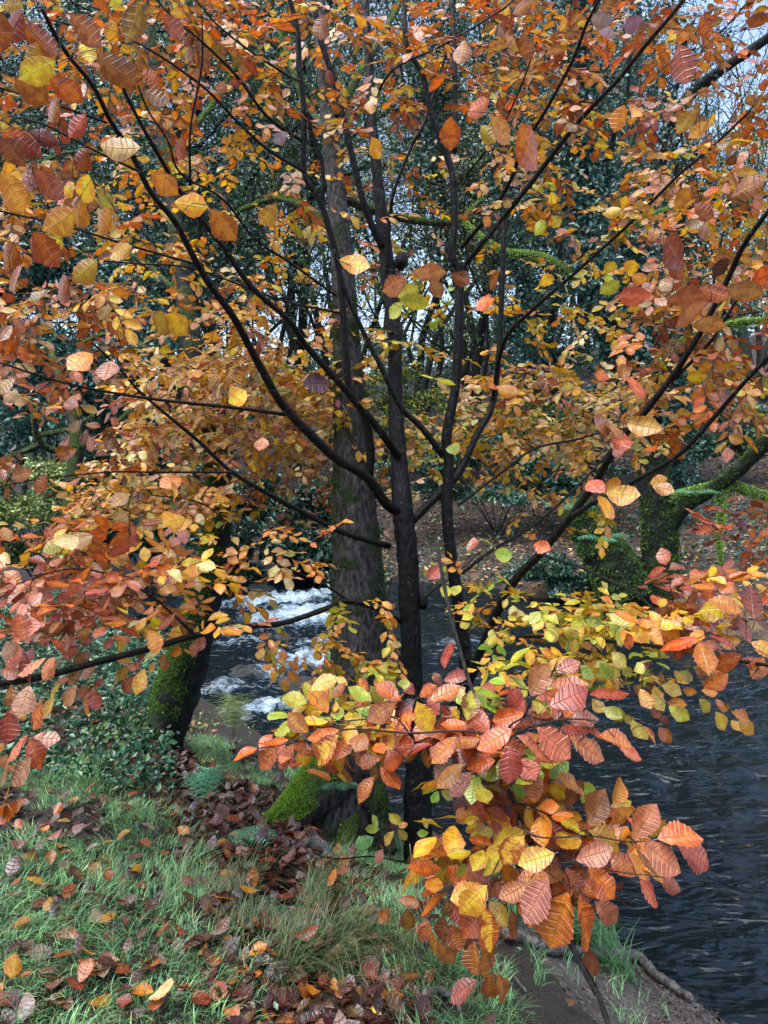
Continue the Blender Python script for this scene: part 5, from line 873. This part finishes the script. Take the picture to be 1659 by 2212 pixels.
hC = [(280,200,140,220,80,'Y'),(460,200,285,250,130,'A'),(155,60,45,100,80,'A'),(240,110,140,130,70,'O'),(380,30,320,120,80,'D'),(420,120,340,130,80,'R'),(300,270,210,390,110,'A'),(460,230,340,400,120,'M'),(590,290,460,330,100,'A'),(650,340,445,410,100,'Y'),(620,490,440,480,100,'O'),(660,360,600,470,110,'A'),(670,320,640,155,110,'R'),(560,190,460,150,100,'B'),(590,200,500,230,60,'O'),(790,370,700,260,100,'O'),(780,380,990,330,120,'P'),(990,310,1060,400,90,'R'),(1010,330,980,420,70,'P'),(860,170,990,0,130,'B'),(865,200,1050,280,120,'A'),(1020,270,1080,230,60,'R'),(1000,50,1120,20,70,'A'),(1130,70,1010,110,110,'A'),(1150,250,1250,45,150,'P'),(1240,240,1330,140,90,'A'),(1290,250,1540,180,120,'O'),(1200,270,1410,435,140,'P'),(1410,280,1610,410,110,'P'),(1090,240,1150,300,70,'M'),(1160,480,1020,410,120,'O'),(1110,350,1240,490,90,'A'),(1150,310,1280,480,70,'P'),(860,430,1010,610,140,'O'),(950,530,790,600,100,'O'),(720,430,790,590,120,'P'),(610,500,480,750,150,'P'),(650,490,670,630,110,'O'),(735,590,620,900,110,'O'),(800,620,880,930,170,'O'),(900,640,1030,790,110,'P'),(250,520,115,410,110,'P'),(330,390,380,540,100,'A'),(480,520,340,640,100,'O'),(290,510,310,600,80,'P'),(230,560,20,620,140,'Y'),(230,540,60,690,130,'Y'),(240,640,340,720,110,'A'),(210,670,90,850,120,'O'),(210,680,240,930,140,'M'),(300,700,330,800,70,'O'),(260,540,250,620,50,'P'),(370,690,400,850,60,'B'),(140,840,110,940,80,'R'),(150,890,130,1080,90,'B'),(200,890,220,1090,70,'B'),(270,890,275,1050,60,'B'),(260,1070,260,1250,110,'B'),(290,1090,330,1270,60,'B'),(160,1130,5,1235,60,'R'),(870,935,860,1080,90,'B'),(1180,510,1310,655,110,'P'),(1300,500,1425,570,70,'R'),(50,310,0,420,80,'B'),(200,320,110,400,80,'B'),(30,480,100,440,60,'L'),(0,630,70,780,90,'B'),(0,780,50,930,100,'B'),(620,70,740,0,100,'P'),(620,80,690,190,110,'R'),(740,130,830,190,90,'R'),(700,90,780,120,80,'A'),(900,160,1010,130,80,'Y')]
t.hero(hA, 560, 1620, .3014, 2.0, lreal=.085); t.hero(hB, 1050, 1600, .3315, 1.85, lreal=.085); t.hero(hC, 1100, 1950, .3918, 1.85, lreal=.085)
for b in [(1010, 1560, 190, 60, 16, 2.05, 2.35, 'ORPO', .085), (1080, 1480, 60, 30, 3, 2.1, 2.3, 'LG', .07), (700, 1600, 110, 45, 7, 2.1, 2.4, 'OAYR', .08), (1110, 1680, 110, 60, 9, 2.05, 2.3, 'LGLYR', .08), (1190, 1780, 180, 60, 14, 2.0, 2.25, 'BAROY', .085), (1080, 1850, 130, 80, 9, 2.0, 2.25, 'AOBY', .085), (1250, 1880, 100, 60, 6, 2.0, 2.2, 'OPR', .08), (760, 1520, 110, 40, 5, 2.2, 2.5, 'GLY', .075)]:
    t.blob(*b)
t.build(B2, NM, M_TWIG, 8); rebase(B2)
# dry stems in the long grass
st = Buf()
for a, b_, c_ in (((1000, 2060), (1015, 2180), (1040, 2260)), ((1010, 2170), (1040, 2230), (1030, 2380)), ((1020, 2080), (1005, 2190), (1060, 2290)), ((1090, 2380), (1052, 2420), (1050, 2470)), ((930, 2170), (980, 2200), (1000, 2215)), ((1030, 2300), (1036, 2360), (1015, 2440))):
    q = catmull([P(x * S_, y * S_, 3.0) for x, y in (a, b_, c_)], 5); st.tube(q, .0016, 4, c=(.34, .29, .19))
o = st.build('dry_stems', M_GRASS); tag(o, 'dry pale straw stems standing in front of the black trunk foot', 'dead plant')
